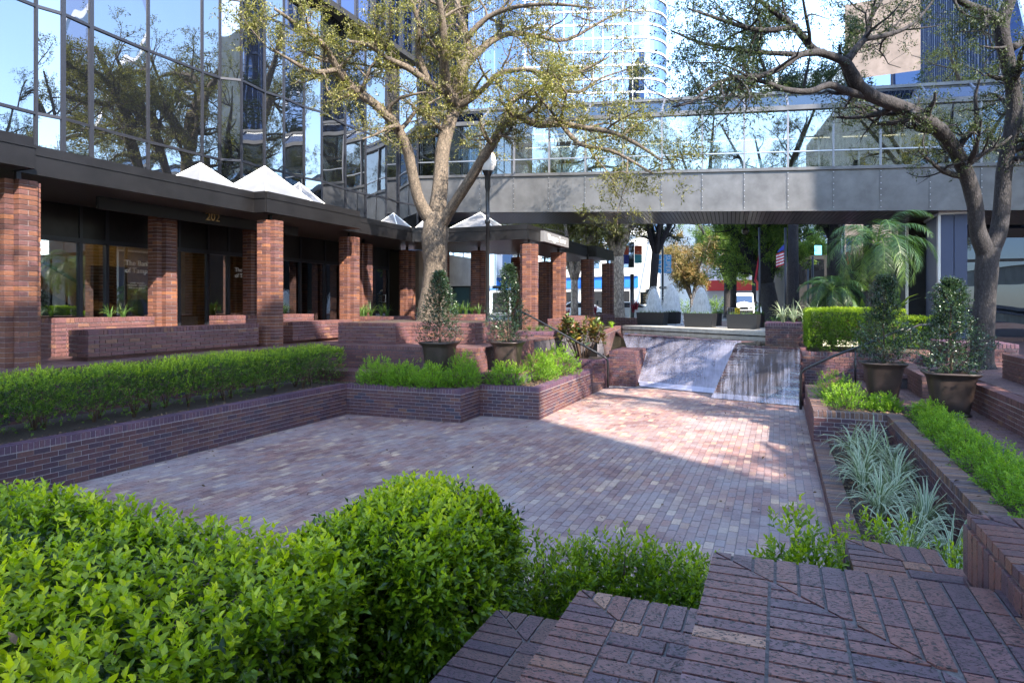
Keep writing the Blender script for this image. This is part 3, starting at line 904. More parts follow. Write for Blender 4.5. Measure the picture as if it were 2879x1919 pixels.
# ---- waterfall: two battered brick faces, pool behind
def face_rows(root, a, b, c, e, ztop, mat='brick', rows=20):
    """stepped courses from the foot line a-b up to the crest line c-e"""
    B = Bricks(root); a, b, c, e = [Vector((*p, 0)) for p in (a, b, c, e)]
    for r in range(rows):
        t = (r + .5) / rows; p = a.lerp(c, t); q = b.lerp(e, t); d = q - p; L = d.length; d.normalize(); n = Vector((d.y, -d.x, 0))
        if n.y > 0: n = -n
        h = ztop / rows; x = -.1 * (r % 2)
        while x < L:
            s0, s1 = max(0, x), min(L, x + .193)
            if s1 - s0 > .03: B.add(p + d * (s0 + s1) / 2 - n * .26 + Vector((0, 0, (r + .5) * h)), d * (s1 - s0) / 2, n * .26, Vector((0, 0, h / 2 - .004)), mat)
            x += .203
    B.finish()
FL = ((-3.72, 19.0), (-1.62, 18.25), (-4.96, 22.2), (-.95, 18.95))
FR = ((-1.60, 17.35), (.47, 16.75), (-1.04, 17.8), (.46, 17.15))
ZC = 1.36
root = thing('waterfall', 'wide white sheet of water sliding down the left slanted brick spillway', 'waterfall', (-2.8, 18.8, 0))
mb = MB(); mb.mesh([(FL[0][0], FL[0][1] + .5, -.02), (FL[1][0], FL[1][1] + .5, -.02), (FL[2][0], FL[2][1] + .4, ZC - .05), (FL[3][0], FL[3][1] + .4, ZC - .05)], [(0, 1, 3), (0, 3, 2)])
mb.build('mortar_core', M['mortard'], root)
face_rows(root, *FL, ZC)
def sheet(root, a, b, c, e, ztop, tint, nx=24, nz=22, off=.035, name='water_sheet', mat='fall'):
    V = []; F = []; T = []
    a, b, c, e = [np.array((*p, 0.0)) for p in (a, b, c, e)]
    for j in range(nz + 1):
        t = j / nz
        for i in range(nx + 1):
            u = i / nx; p = (a * (1 - u) + b * u) * (1 - t) + (c * (1 - u) + e * u) * t
            p = p + np.array([.0, -off, 0]) - np.array([0, .012, 0]) * math.sin(j * 2.1) ; p[2] = ztop * t + .02
            V.append(p)
    for j in range(nz):
        for i in range(nx):
            k = j * (nx + 1) + i; F.append((k, k + 1, k + nx + 2, k + nx + 1)); T.append(tint(i / nx, j / nz))
    return np_mesh(name, V, F, M[mat], root, T, smooth=True)
sheet(root, *FL, ZC, lambda u, t: .19 + .12 * (1 - t) + .3 * u ** 4 - .25 * max(0, t - .88) / .12 + (.3 if t < .05 else 0))
root = thing('waterfall', 'darker brick spillway on the right with thin streaks of falling water', 'waterfall', (-.5, 17, 0))
mb = MB(); mb.mesh([(*FR[0], -.02), (*FR[1], -.02), (*FR[2], ZC - .05), (*FR[3], ZC - .05), (FR[2][0], FR[2][1] + .4, -.02), (FR[3][0], FR[3][1] + .4, -.02)], [(0, 1, 3, 2), (1, 5, 3), (0, 2, 4), (0, 4, 5, 1), (2, 3, 5, 4)])
# the wedge side between the two spillways
mb.mesh([(FR[0][0], FR[0][1], -.02), (FR[2][0], FR[2][1], ZC), (FL[3][0], FL[3][1], ZC), (FL[1][0], FL[1][1], -.02)], [(0, 1, 2, 3)])
mb.build('mortar_core', M['mortard'], root)
face_rows(root, *FR, ZC - .02)
sheet(root, *FR, ZC - .02, lambda u, t: .02 + .12 * (1 - t) + .06 * math.sin(u * 9) - .1 * (t > .93) + (.25 if t < .05 else 0), off=.05, mat='fall2')
mb = MB(); mb.prism([(.46, 17.2), (.46, 22.4), (-.4, 22.6), (-5.7, 26.4), (-5.75, 24.5), (-4.94, 22.3), (-.96, 19.02), (-1.04, 17.86)], 1.2, ZC - .01)
tag(mb.build('pool_water', M['pool']), kind='structure')
# light concrete ledge with the row of planters
root = thing('fountain_ledge', 'pale concrete ledge of slabs across the back of the pool', 'ledge', (-3, 24.5, 1.3))
a, b = Vector((-5.9, 26.45, 0)), Vector((-.3, 22.35, 0)); d = (b - a); L = d.length; d.normalize(); n = Vector((-d.y, d.x, 0))
k = 6
for i in range(k):
    mb = MB(); c = a + d * L * (i + .5) / k + n * 1.3
    mb.obox(c + Vector((0, 0, 1.44)), d * (L / k / 2 - .006), n * 1.3, Vector((0, 0, .07)))
    mb.build('slab', M['concrete'], root)
mb = MB(); c = a + d * L / 2 + n * 1.5; mb.obox(c + Vector((0, 0, 1.2)), d * L / 2, n * 1.2, Vector((0, 0, .165))); mb.build('ledge_base', M['dark'], root)

# ---- wall right of the falls and the hedge planter
root = brick_block('hedge_planter', 'high brick planter to the right of the waterfall with the square hedge on it', 'planter', .5, 3.0, 17.2, 19.75, 0, 1.25, 'fl', mort='mortar', topmat='mulch', capmat='brick')
root = thing('brick_stairs', 'brick stairs climbing right in front of the square hedge planter', 'stairs', (1.6, 16.3, 0))
B = Bricks(root); mb = MB()
for i in range(7):
    x0 = .53 + i * .32; z = (i + 1) * .155
    mb.box(x0 + .003, x0 + .32, 15.54 + .002 * i, 17.18, -.02, z - .01)
    wall_face(B, (x0, 15.53), (x0, 17.19), (-1, 0), z - .155, z, 'step', 'step', cap=True, capd=.31, caph=.07, ch=.0775)
mb.build('mortar_core', M['mortard'], root)
B.finish()
brick_block('pool_block', 'purple brick block with a paved top standing at the pool edge', 'block', -.36, 1.1, 19.8, 21.6, 1.1, 1.86, 'fl', capmat='cap')
brick_block('stair_block', 'purple brick cheek block at the head of the right stairs', 'block', 3.35, 4.6, 16.6, 18.4, .9, 1.55, 'fl', capmat='cap')

# ---- right planters
root = thing('planter_wall', 'low brick edging wall along the right side of the plaza floor', 'wall', (.6, 8, 0))
B = Bricks(root); core = MB()
wall_face(B, (.52, 3.3), (.52, 11.75), (-1, 0), 0, .17, 'brick', 'capr', capd=.215, core=core, caph=.07)
core.build('mortar_core', M['mortar'], root); B.finish()
root = thing('planter_wall', 'brick planter end wall with multicoloured cap bricks behind the striped grasses', 'wall', (1, 11.75, 0))
B = Bricks(root); core = MB()
wall_face(B, (.52, 11.76), (1.57, 11.76), (0, -1), 0, .656, 'brick', 'capr', core=core, capd=.2, bl=.203)
wall_face(B, (.52, 11.97), (.52, 15.5), (-1, 0), 0, .655, 'brick', 'capr', core=core, capd=.24)
wall_face(B, (.52, 11.77), (.52, 11.96), (-1, 0), 0, .55, 'brick', 'capr', cap=False)
core.build('mortar_core', M['mortar'], root); B.finish()
root = thing('planter_wall', 'long brick wall between the striped grasses and the row of lime shrubs', 'wall', (1.68, 8, 0))
B = Bricks(root); core = MB()
wall_face(B, (1.57, 3.05), (1.57, 11.95), (-1, 0), 0, .657, 'brick', 'capr', core=core, capd=.22)
core.build('mortar_core', M['mortar'], root); B.finish()
mb = MB(); mb.box(.74, 1.57, 3.0, 11.76, -.3, .12); mb.box(1.8, 2.3, 1, 12.2, -.3, .61); mb.box(.76, 2.3, 11.97, 15.4, -.3, .608)
mb.box(1.6, 1.61, 1, 2, -.3, -.2)
tag(mb.build('bed_soil', M['mulch']), kind='structure')
# right terrace with the pots
mb = MB(); mb.box(2.3, 12, 0, 22, -.3, .60); mb.box(1.6, 2.31, 12.9, 16.5, -.3, .598); mb.box(2.96, 14, -4, 13.6, -.29, 1.04); mb.box(3.0, 14, 13.6, 30, -.29, 1.03)
mb.box(2.45, 3.3, 14.1, 16.5, -.3, 1.0)
tag(mb.build('right_terrace', M['mortard']), kind='structure')
root = thing('lower_walk', None, None, (2.6, 9, .65)); root['kind'] = 'structure'
B = Bricks(root, 'paver'); pave(B, 2.31, 2.95, 2.2, 12.9, .65, 'step', axis='X'); pave(B, 1.62, 2.95, 12.9, 16.4, .65, 'step', axis='X'); B.finish('paving')
root = thing('upper_walk', None, None, (6, 14, 1.1)); root['kind'] = 'structure'
B = Bricks(root, 'paver'); pave(B, 3.16, 8.5, 3.5, 24, 1.1, 'step', axis='X'); B.finish('paving')
mb = MB(); mb.box(8.5, 14, -4, 30, 1.0, 1.098); mb.box(3.1, 8.5, 24, 30, 1.0, 1.097)
tag(mb.build('upper_floor', M['step']), kind='structure')
root = thing('terrace_wall', 'brick step wall at the right edge below the tree and bench', 'wall', (2.95, 9, .65))
B = Bricks(root); core = MB()
wall_face(B, (2.95, 3.4), (2.95, 13.0), (-1, 0), .65, 1.1, 'bench', 'bench', core=core, capd=.2)
core.build('mortar_core', M['mortar'], root); B.finish()
root = thing('terrace_wall', 'short brick kerb between the lime shrubs and the lower walk', 'wall', (2.31, 9, .6))
B = Bricks(root, limit=200); core = MB()
wall_face(B, (2.31, 2.2), (2.31, 12.6), (-1, 0), .55, .66, 'brick', 'step', core=core, capd=.1, cap=False)
core.build('mortar_core', M['mortard'], root); B.finish()
brick_block('step_block', 'brick step block between the two right pots', 'block', 2.44, 3.4, 14.1, 16.1, .65, 1.07, 'fl', 'step', 'step')
brick_block('seat_wall', 'sunlit brick seat wall to the right of the right tree', 'bench', 3.62, 4.5, 9.5, 13.9, 1.1, 1.52, 'l', 'bench', 'bench')
# ================================================================ FOREGROUND BRICK PLATFORMS
def clip_half(poly, a, b, c):
    """keep a*x + b*y <= c"""
    out = []
    for i in range(len(poly)):
        p, q = poly[i], poly[(i + 1) % len(poly)]
        fp, fq = a * p[0] + b * p[1] - c, a * q[0] + b * q[1] - c
        if fp <= 0: out.append(p)
        if fp * fq < 0:
            t = fp / (fp - fq); out.append((p[0] + (q[0] - p[0]) * t, p[1] + (q[1] - p[1]) * t))
    return out
def area(poly):
    return abs(sum(poly[i][0] * poly[(i + 1) % len(poly)][1] - poly[(i + 1) % len(poly)][0] * poly[i][1] for i in range(len(poly)))) / 2
def mitred_top(B, x0, y1, x1, y0, z, mat, rings=9, W=.0677, L=.203, j=.010, field=None):
    """a top laid in rings from the corner (x0, y1): bricks square to each edge, mitred on the diagonal"""
    def put(px0, px1, py0, py1, side):
        poly = [(px0, py0), (px1, py0), (px1, py1), (px0, py1)]
        s = .0055 * 1.2
        if side == 'L': poly = clip_half(poly, 1, 1, x0 + y1 - s)     # (x-x0) < (y1-y)
        else: poly = clip_half(poly, -1, -1, -(x0 + y1 + s))
        if len(poly) >= 3 and area(poly) > .0006: B.prism(poly, z - .04 + random.uniform(-.0012, .0012), z + random.uniform(-.0012, .0012), mat)
    for r in range(rings):
        a0, a1 = x0 + r * L + j / 2, x0 + (r + 1) * L - j / 2
        if a0 < x1 and (field is None or r < field):
            k = 0
            while True:
                b1 = y1 - k * W - j / 2; b0 = y1 - (k + 1) * W + j / 2
                if b0 < y0: break
                put(a0, min(a1, x1), b0, b1, 'L'); k += 1
        c1, c0 = y1 - r * L - j / 2, y1 - (r + 1) * L + j / 2
        if c0 > y0 and (field is None or r < field):
            k = 0
            while True:
                a = x0 + k * W * 1.08 + j / 2; b = x0 + (k + 1) * W * 1.08 - j / 2
                if b > x1: break
                put(a, b, c0, c1, 'R'); k += 1
def platform(label, x0, x1, y0, y1, z, zbase, mat, sidemat, field=None, faces='l'):
    root = thing('brick_platform', label, 'platform', ((x0 + x1) / 2, (y0 + y1) / 2, zbase))
    mb = MB(); mb.box(x0 + .006, x1 - .05, y0, y1 - .006, zbase, z - .007); mb.build('mortar_core', M['mortarf'], root)
    B = Bricks(root, bev=.0025, limit=300)
    mitred_top(B, x0, y1, x1, y0, z, mat, field=field)
    if field:
        fx, fy = x0 + field * .203, y1 - field * .203
        pave(B, fx, x1, y0, fy, z, mat, W=.0677 * 1.35, L=.203, axis='X', gx=fx, gy=fy, joint=.010, th=.04)
    if 'l' in faces:
        wall_face(B, (x0, y0), (x0, y1), (-1, 0), zbase, z - .045, sidemat, cap=False)
    if 'b' in faces:
        wall_face(B, (x0, y1), (x1, y1), (0, 1), zbase, z - .045, sidemat, cap=False)
    B.finish()
    return root
platform('dark lowest brick platform at the bottom edge beside the leaf litter', -1.118, -.74, .55, 2.58, 1.10, .4, 'fore2', 'brick', field=1)
platform('reddish middle brick platform at the bottom of the view with one pale brick', -.762, -.2, .5, 2.61, 1.23, .4, 'fore', 'brick', field=1)
platform('large purple brick platform with mitred joints filling the near bottom right', -.233, 2.3, .25, 2.58, 1.47, .4, 'fore', 'brick')
platform('brick platform behind the near one, beside the small bush', .277, .70, 2.3, 3.4, 1.315, .2, 'fore', 'brick', field=1)
mbx = MB(); mbx.box(.69, 1.6, 1.9, 3.395, .2, 1.29)
B_ = thing('brick_platform', 'tall dark-sided brick wall end at the right edge of the view', 'wall', (1.2, 2.5, .5))
mb = MB(); mb.box(.68, 2.4, .3, 3.044, .4, 1.575); mb.build('mortar_core', M['mortarf'], B_)
BB = Bricks(B_, bev=.0025); mitred_top(BB, .672, 3.05, 2.2, .8, 1.585, 'fore', rings=3)
wall_face(BB, (.672, .5), (.672, 3.05), (-1, 0), .9, 1.54, 'fore', 'fore', cap=True, capd=.06, caph=.19)
BB.finish()
mb = MB(); mb.box(-9, -1.13, .1, 3.95, -.2, .52); mb.box(-1.14, .28, 2.2, 3.95, -.2, .56); mb.box(.28, .76, 3.4, 4.2, -.2, .3)
tag(mb.build('near_soil', M['mulch']), kind='structure')

# ================================================================ COLONNADE
CH = .078
def make_column(label):
    root = thing('brick_column', label, 'column', (0, 0, 0), 'brick columns of the colonnade')
    core = MB(); H = 2.94; a, b = .14, .27
    core.box(-a + .01, a - .01, -b + .01, b - .01, 0, H - .01); core.box(-b + .01, b - .01, -a + .01, a - .01, 0, H - .012)
    core.build('mortar_core', M['mortar'], root)
    B = Bricks(root, bev=.002, limit=0); it = []
    rows = int(H / CH); h = H / rows
    for r in range(rows):
        z = (r + .5) * h
        def put(x0, x1, y0, y1): it.append((x0, x1, y0, y1, z))
        o = .01 if r % 2 else 0
        if r % 2:
            put(-a, -.005, -b, -a + .02); put(.005, a, -b, -a + .02); put(a - .02, b, -a, a)
        else:
            put(-a, a, -b, -a + .02); put(a - .02, b, -a, -.005); put(a - .02, b, .005, a)
        put(-b, -a + .02, -a, a); put(-a, a, a - .02, b)
    for k, (x0, x1, y0, y1, z) in enumerate(it):
        me = unit_brick(x1 - x0, y1 - y0, h - .009, 'col', random.randrange(14), .003)
        o = bpy.data.objects.new('brick', me); COL.objects.link(o); o.parent = root
        o.location = ((x0 + x1) / 2 + random.uniform(-.001, .001), (y0 + y1) / 2 + random.uniform(-.001, .001), z)
    mb = MB(); mb.box(-.035, .035, -.035, .035, H - .02, H + .24); mb.box(-.1, .1, -.1, .1, H - .005, H + .006)
    mb.build('steel_post', M['bronze'], root)
    return root
col_spots = [
    (-11.2, 6.72, 'nearest brick column at the left edge, half lit by the sun', 0),
    (-11.1, 12.2, 'brick column with an orange sunlit side at the end of the long bench', 0),
    (-11.7, 16.1, 'dappled brick column standing between the two near benches and the skylights', 0),
    (-12.9, 10.8, 'slim brick column in front of the bank door under the number 202', 0),
    (-12.9, 13.6, 'shaded brick column just behind the orange lit one', 0),
    (-12.6, 18.1, 'brick column behind the dappled one with a dark drainpipe', 0),
    (-12.7, 21.0, 'brick column left of the big oak trunk', 0),
    (-11.6, 21.6, 'brick column mostly hidden by the big oak trunk', 0),
    (-10.3, 22.1, 'brick column behind the lamp post', 0),
    (-7.6, 20.2, 'brick column at the corner of the canopy with the tower name', 0),
    (-10.2, 25.8, 'pale lit brick column behind the corner column', 0),
    (-10.1, 28.9, 'dark brick column in the back row near the street', 0),
    (-7.8, 23.9, 'second brick column of the front row towards the street', 0),
    (-7.85, 28.2, 'third brick column of the front row towards the street', 0),
    (-7.7, 31.3, 'last brick column before the street', 0),
]
c0 = make_column(col_spots[0][2])
# thin the far copies: their bricks are joined
for i, (x, y, lab, _) in enumerate(col_spots):
    if i == 0: c = c0
    else:
        c = copy_tree(c0); c['label'] = lab
    c.location = (x, y, ZL)

# canopy: dark metal fascia, slatted soffit
root = thing('canopy', 'dark metal canopy with slatted underside running along the colonnade', 'canopy', (-12, 12, 4.4))
front = [(-10.7, 2.0), (-10.7, 6.62), (-11.2, 6.62), (-11.2, 11.8), (-10.85, 11.8), (-10.85, 15.4), (-11.5, 15.4), (-11.5, 19.3), (-10.4, 19.9), (-7.55, 19.9), (-7.55, 24.3), (-7.95, 24.3), (-7.95, 28.4), (-7.55, 28.4), (-7.55, 31.7)]
back = [(-9.8, 31.7), (-9.8, 26), (-12.5, 24), (-13.95, 22), (-13.95, 2.0)]
mb = MB(); mb.prism(front + back, 4.53, 4.8); mb.build('roof_slab', M['bronze'], root)
for i in range(len(front) - 1):
    p, q = Vector((*front[i], 0)), Vector((*front[i + 1], 0)); d = (q - p).normalized(); n = Vector((d.y, -d.x, 0))
    mb = MB(); e = .012 * (1 if i % 2 else .6)
    c = (p + q) / 2; L = (q - p).length
    mb.obox(c + n * (.02 + e) + Vector((0, 0, 4.64)), d * (L / 2 + .02), n * .02, Vector((0, 0, .16 - .001 * (i % 3))))
    mb.obox(c + n * (.0 + e) + Vector((0, 0, 4.885)), d * (L / 2), n * .02, Vector((0, 0, .08 - .001 * (i % 3))))
    mb.obox(c + n * (.045 + e) + Vector((0, 0, 4.805)), d * (L / 2 + .03), n * .012, Vector((0, 0, .008)))
    mb.build('fascia_panel', M['bronze'], root)
mb = MB()
y = 2.1
def fx(y):
    for i in range(len(front) - 1):
        if front[i][1] <= y < front[i + 1][1]:
            t = (y - front[i][1]) / (front[i + 1][1] - front[i][1]); return front[i][0] * (1 - t) + front[i + 1][0] * t
    return -8
x = -13.8
while x < -7.7:
    y0 = None
    for k in range(0, 148):
        yy = 2.1 + k * .2; ins = x < fx(yy) - .06 and x > (-13.9 if yy < 22 else -12.5 + max(0, (yy - 24)) * .9 if yy < 26 else -9.8)
        if ins and y0 is None: y0 = yy
        if (not ins or k == 147) and y0 is not None:
            if yy - y0 > .3: mb.box(x, x + .075, y0, yy - .1, 4.48, 4.527)
            y0 = None
    x += .1
o = mb.build('soffit_slat', M['soffit'], root); o['kind'] = 'stuff'
# mansard glazing triangles at the canopy corners (dark)
root = thing('canopy_sign', 'grey sign box reading Rivergate Tower on the corner of the canopy', 'sign', (-7.5, 22.0, 4.6))
mb = MB(); mb.box(-7.49, -7.36, 21.0, 23.8, 4.5, 4.86); mb.build('sign_box', M['signgrey'], root)
def text(name, s, loc, size, rz, mat, parent=None, extrude=.004, rx=math.pi / 2, align='CENTER', sx=1.0):
    cu = bpy.data.curves.new(name, 'FONT'); cu.body = s; cu.size = size; cu.extrude = extrude; cu.align_x = align; cu.align_y = 'CENTER'; cu.resolution_u = 3
    cu.materials.append(mat)
    o = bpy.data.objects.new(name, cu); COL.objects.link(o)
    me = bpy.data.meshes.new_from_object(o); bpy.data.objects.remove(o); o = bpy.data.objects.new(name, me); COL.objects.link(o)
    off = rootloc(parent) if parent is not None else Vector((0, 0, 0))
    if parent is not None: o.parent = parent
    o.location = Vector(loc) - off; o.rotation_euler = (rx, 0, rz); o.scale.x = sx
    return o
text('lettering', 'Rivergate Tower', (-7.35, 22.4, 4.68), .3, math.pi / 2, M['white'], root)

# pyramid skylights
def pyramid(label, x0, x1, y0, y1, z, h):
    root = thing('skylight', label, 'skylight', ((x0 + x1) / 2, (y0 + y1) / 2, z), 'white pyramid skylights on the canopy')
    mb = MB(); a = ((x0 + x1) / 2, (y0 + y1) / 2, z + h)
    cs = [(x0, y0, z + .06), (x1, y0, z + .06), (x1, y1, z + .06), (x0, y1, z + .06)]
    for i in range(4):
        q = MB(); q.poly([cs[i], cs[(i + 1) % 4], a]); q.build('pane', M['skylight'], root)
    mb.box(x0 - .05, x1 + .05, y0 - .05, y1 + .05, z - .04, z + .058)
    mb.build('curb', M['bronze'], root)
    mb = MB()
    for c in cs: mb.seg(Vector(c) + Vector((0, 0, .004)), Vector(a) + Vector((0, 0, .004)), .03, .03)
    mb.build('ridge_bar', M['white'], root)
zc_ = 4.85
pyramid('white pyramid skylight, left of the near three', -13.1, -11.5, 10.55, 12.05, zc_, .76)
pyramid('large middle pyramid skylight of the near three', -12.95, -11.1, 12.1, 13.95, zc_ + .02, .98)
pyramid('white pyramid skylight, right of the near three', -13.1, -11.6, 14.0, 15.4, zc_, .9)
pyramid('pyramid skylight left of the big oak fork', -13.1, -11.9, 19.1, 20.4, zc_, .7)
pyramid('pyramid skylight just behind the big oak fork', -11.85, -10.9, 19.9, 21.0, zc_, .72)
pyramid('pyramid skylight right of the big oak trunk', -10.8, -8.9, 20.3, 22.2, zc_, .78)

# benches of the colonnade
kw = dict(mat='bench', capmat='bench', ch=.0762, bl=.228)
brick_block('brick_bench', 'long dark brick bench between the two nearest columns', 'bench', -11.52, -11.02, 7.75, 11.75, ZL + .07, 1.94, 'fr', group='brick benches of the colonnade', **kw)
mb = MB(); mb.box(-11.5, -11.1, 7.8, 11.7, ZL - .01, ZL + .08); mb.box(-11.9, -11.3, 13.15, 15.5, ZL - .01, ZL + .08)
tag(mb.build('bench_plinth', M['bench']), kind='structure')
brick_block('brick_bench', 'second brick bench between the orange lit and dappled columns', 'bench', -11.75, -11.2, 13.1, 15.55, ZL + .07, 1.94, 'fr', group='brick benches of the colonnade', **kw)
brick_block('planter_bench', 'low brick planter wall in front of the bank doors lit in stripes', 'planter', -13.1, -12.55, 8.2, 10.3, ZL, 2.12, 'fr', **kw)
brick_block('planter_bench', 'low sunlit brick planter wall below the second bank door', 'planter', -13.1, -12.5, 12.3, 15.5, ZL, 2.10, 'fr', **kw)
brick_block('brick_bench', 'brick seat block with a sunlit end beside the big oak trunk', 'bench', -10.4, -8.7, 13.85, 16.95, ZL, 1.92, 'fr', group='brick benches of the colonnade', topmat='mulch', **kw)
brick_block('brick_bench', 'brick seat block behind the second left pot by the lamp post', 'bench', -8.69, -6.9, 14.6, 16.96, ZL, 1.915, 'fr', group='brick benches of the colonnade', topmat='mulch', **kw)
brick_block('brick_bench', 'curved-cornered brick seat behind the croton bush', 'bench', -7.3, -6.4, 21.2, 23.2, ZL, 1.88, 'fr', group='brick benches of the colonnade', **kw)
brick_block('brick_bench', 'brick seat between the second and third front columns', 'bench', -8.2, -7.3, 24.4, 27.6, ZL, 1.9, 'fr', group='brick benches of the colonnade', **kw)
brick_block('brick_bench', 'brick seat between the last two front columns', 'bench', -8.1, -7.3, 28.8, 31.0, ZL, 1.9, 'fr', group='brick benches of the colonnade', **kw)
brick_block('street_wall', 'long low brick wall between the colonnade and the black planters', 'wall', -7.6, -4.8, 29.6, 30.2, 1.2, 1.75, 'fr', **kw)
brick_block('planter_box', 'square reddish planter with dark strap leaves left of the oak trunk', 'planter', -12.6, -11.0, 17.2, 18.4, ZL, 2.0, 'fr', topmat='mulch', **kw)
brick_block('planter_box', 'brick planter with dark strap leaves behind the oak trunk', 'planter', -11.2, -9.0, 19.0, 20.0, ZL, 2.05, 'fr', topmat='mulch', **kw)

# ================================================================ LEFT BUILDING
XF = -14.0
root = thing('glass_building', 'office building with large mirrored panes in dark mullions above the canopy', 'building', (-15, 12, ZL))
plan = [(-14, -1.5), (-14, .2), (-14, 1.9), (-14, 3.6), (-14, 5.3), (-14, 7.0), (-14.0, 8.75), (-13.86, 9.2), (-13.92, 9.85), (-13.98, 11.3), (-13.94, 12.85), (-13.9, 13.4), (-13.5, 13.75), (-13.62, 14.75), (-13.5, 15.4), (-13.55, 16.35), (-13.4, 17.0), (-13.6, 18.5), (-13.55, 19.6), (-13.35, 20.6), (-13.5, 21.7), (-13.2, 22.6)]
zs = [4.95, 6.26, 8.44, 10.6, 12.8, 15.0, 17.2]
for i in range(len(plan) - 1):
    p, q = Vector((*plan[i], 0)), Vector((*plan[i + 1], 0))
    d = (q - p).normalized(); n = Vector((d.y, -d.x, 0))
    for j in range(len(zs) - 1):
        if not in_view((p.x, p.y, zs[j]), 700): continue
        a1, a2 = random.gauss(0, .004), random.gauss(0, .004)
        c = (p + q) / 2; hw = (q - p).length / 2 - .02; z0, z1 = zs[j] + .02, zs[j + 1] - .02
        V = [c - d * hw + n * a1 + Vector((0, 0, z0)), c + d * hw - n * a1 + Vector((0, 0, z0)), c + d * hw - n * (a1 - a2) + Vector((0, 0, z1)), c - d * hw + n * (a1 + a2) + Vector((0, 0, z1))]
        mb = MB(); mb.poly(V); mb.poly([v - n * .02 for v in V][::-1]); mb.build('pane', M['glass_mirror'], root)
for i in range(len(plan)):
    p = Vector((*plan[i], 0))
    if not in_view((p.x, p.y, 7), 500): continue
    w = .07 if i in (7, 8) else .03
    mb = MB(); mb.box(p.x - .06, p.x + .035, p.y - w / 2 - .01, p.y + w / 2 + .01, 4.8, 17.3); mb.build('mullion', M['mullion'], root)
for j, z in enumerate(zs):
    mb = MB()
    for i in range(len(plan) - 1):
        mb.seg((*plan[i], z), (*plan[i + 1], z), .06, .06)
    mb.build('transom', M['mullion'], root)
mb = MB(); mb.prism([(p[0] - .12, p[1]) for p in plan] + [(-24, 22.6), (-24, -1.5)], 4.8, 17.2); mb.build('building_core', M['dark'], root)
# overhanging upper storey
mb = MB(); mb.box(-16, -13.05, 15.5, 23.2, 11.75, 11.95); mb.build('overhang_soffit', M['dark'], root)
mb = MB(); mb.box(-16, -13.1, 15.52, 23.15, 11.96, 30); mb.build('upper_storey', M['glass_blue'], root)
for k in range(9):
    mb = MB(); y = 15.6 + k * .94; mb.box(-13.1, -13.03, y - .03, y + .03, 11.9, 30); mb.build('mullion', M['mullion'], root)
# ground storey
zg = [ZL, 3.75, 4.5]
ys = [2, 4, 6, 7.9, 8.45, 9.6, 10.2, 11.5, 12.1, 13.0, 13.7, 14.6, 15.5, 16.6, 17.8, 19, 20.3, 21.6]
mb = MB(); mb.box(-18.5, -18.4, 1, 23, ZL, 4.6); mb.build('lobby_wall', M['tan'], root)
mb = MB(); mb.box(-18.5, -13.9, 1, 23, 4.53, 4.6); mb.box(-18.5, -13.9, 1, 1.1, ZL, 4.6); mb.box(-18.5, -13.9, 22.4, 22.5, ZL, 4.6); mb.build('lobby_ceiling', M['dark'], root)
mb = MB(); mb.obox((-17.4, 10.9, 2.5), (0, 1.9, -1.05), (.6, 0, 0), (0, .05, .09)); mb.obox((-16.8, 10.9, 3.3), (0, 1.9, -1.05), (.02, 0, 0), (0, .02, .03)); mb.box(-18.3, -16.2, 12.2, 14.2, ZL, 2.2)
mb.build('lobby_stair', M['dark'], root)
mb = MB(); mb.box(-16.4, -15.6, 12.3, 13.6, ZL, 2.5); mb.build('reception_desk', plain('desk_wood', (.10, .045, .02), .4), root)
mb = MB(); mb.box(-18.38, -18.34, 9.2, 10.0, 2.6, 3.4); mb.box(-18.38, -18.34, 13.0, 14.1, 2.5, 3.5); mb.build('picture_frame', M['dark'], root)
mb = MB(); mb.lathe((-14.9, 12.75, ZL), [(0, 0), (.16, 0), (.2, .6), (0, .6)], 14); mb.build('waste_bin', M['alu'], root, smooth=True)
for k in range(3):
    mb = MB(); y = 14.4 + k * .8; mb.box(-15.9, -15.4, y, y + .55, ZL + .35, ZL + .5); mb.box(-15.95, -15.87, y, y + .55, ZL + .5, ZL + .95); mb.box(-15.85, -15.8, y + .02, y + .06, ZL, ZL + .35); mb.box(-15.5, -15.45, y + .5, y + .54, ZL, ZL + .35); mb.build('waiting_chair', M['tan'], root)
for k in range(5):
    mb = MB(); y = 3 + k * 4; mb.box(-18.2, -14.2, y, y + .12, 4.3, 4.5); mb.build('ceiling_beam', M['bronze'], root)
for i in range(len(ys) - 1):
    mb = MB(); mb.box(-13.93, -13.92, ys[i] + .03, ys[i + 1] - .03, ZL + .05, 3.7); mb.build('pane', M['glass_shop'], root)
    mb = MB(); mb.box(-13.93, -13.9, ys[i] + .03, ys[i + 1] - .03, 3.8, 4.52); mb.build('spandrel', M['bronze'], root)
for y in ys:
    mb = MB(); mb.box(-13.99, -13.87, y - .035, y + .035, ZL, 4.55); mb.build('mullion', M['mullion'], root)
mb = MB(); mb.box(-13.98, -13.86, 2, 21.6, 3.7, 3.8); mb.box(-13.98, -13.86, 2, 21.6, ZL, ZL + .06); mb.build('transom', M['mullion'], root)
for (y, z) in ((11.35, 2.5), (14.45, 2.5), (21.3, 2.45)):
    mb = MB(); mb.tube([(-13.92, y, z), (-13.82, y, z), (-13.82, y, z + .28), (-13.92, y, z + .28)], .014, 6); mb.build('door_handle', M['alu'], root)
for (y, s) in ((10.85, 1.0), (14.12, .95)):
    text('lettering', 'The Bank\nof Tampa', (-13.90, y + .12, 3.25), .17 * s, math.pi / 2, M['white'], root, .002)
    mb = MB(); yy = y - .28 * s
    mb.prism([(0, 0), (.06, .05), (.09, .13), (.045, .3), (0, .22), (-.05, .26), (-.07, .12), (-.05, .04)], 0, .002)
    o = mb.build('emblem', M['white'], root); o.location = Vector((-13.90, yy, 3.2)) - root.location; o.rotation_euler = (math.pi / 2, 0, math.pi / 2)
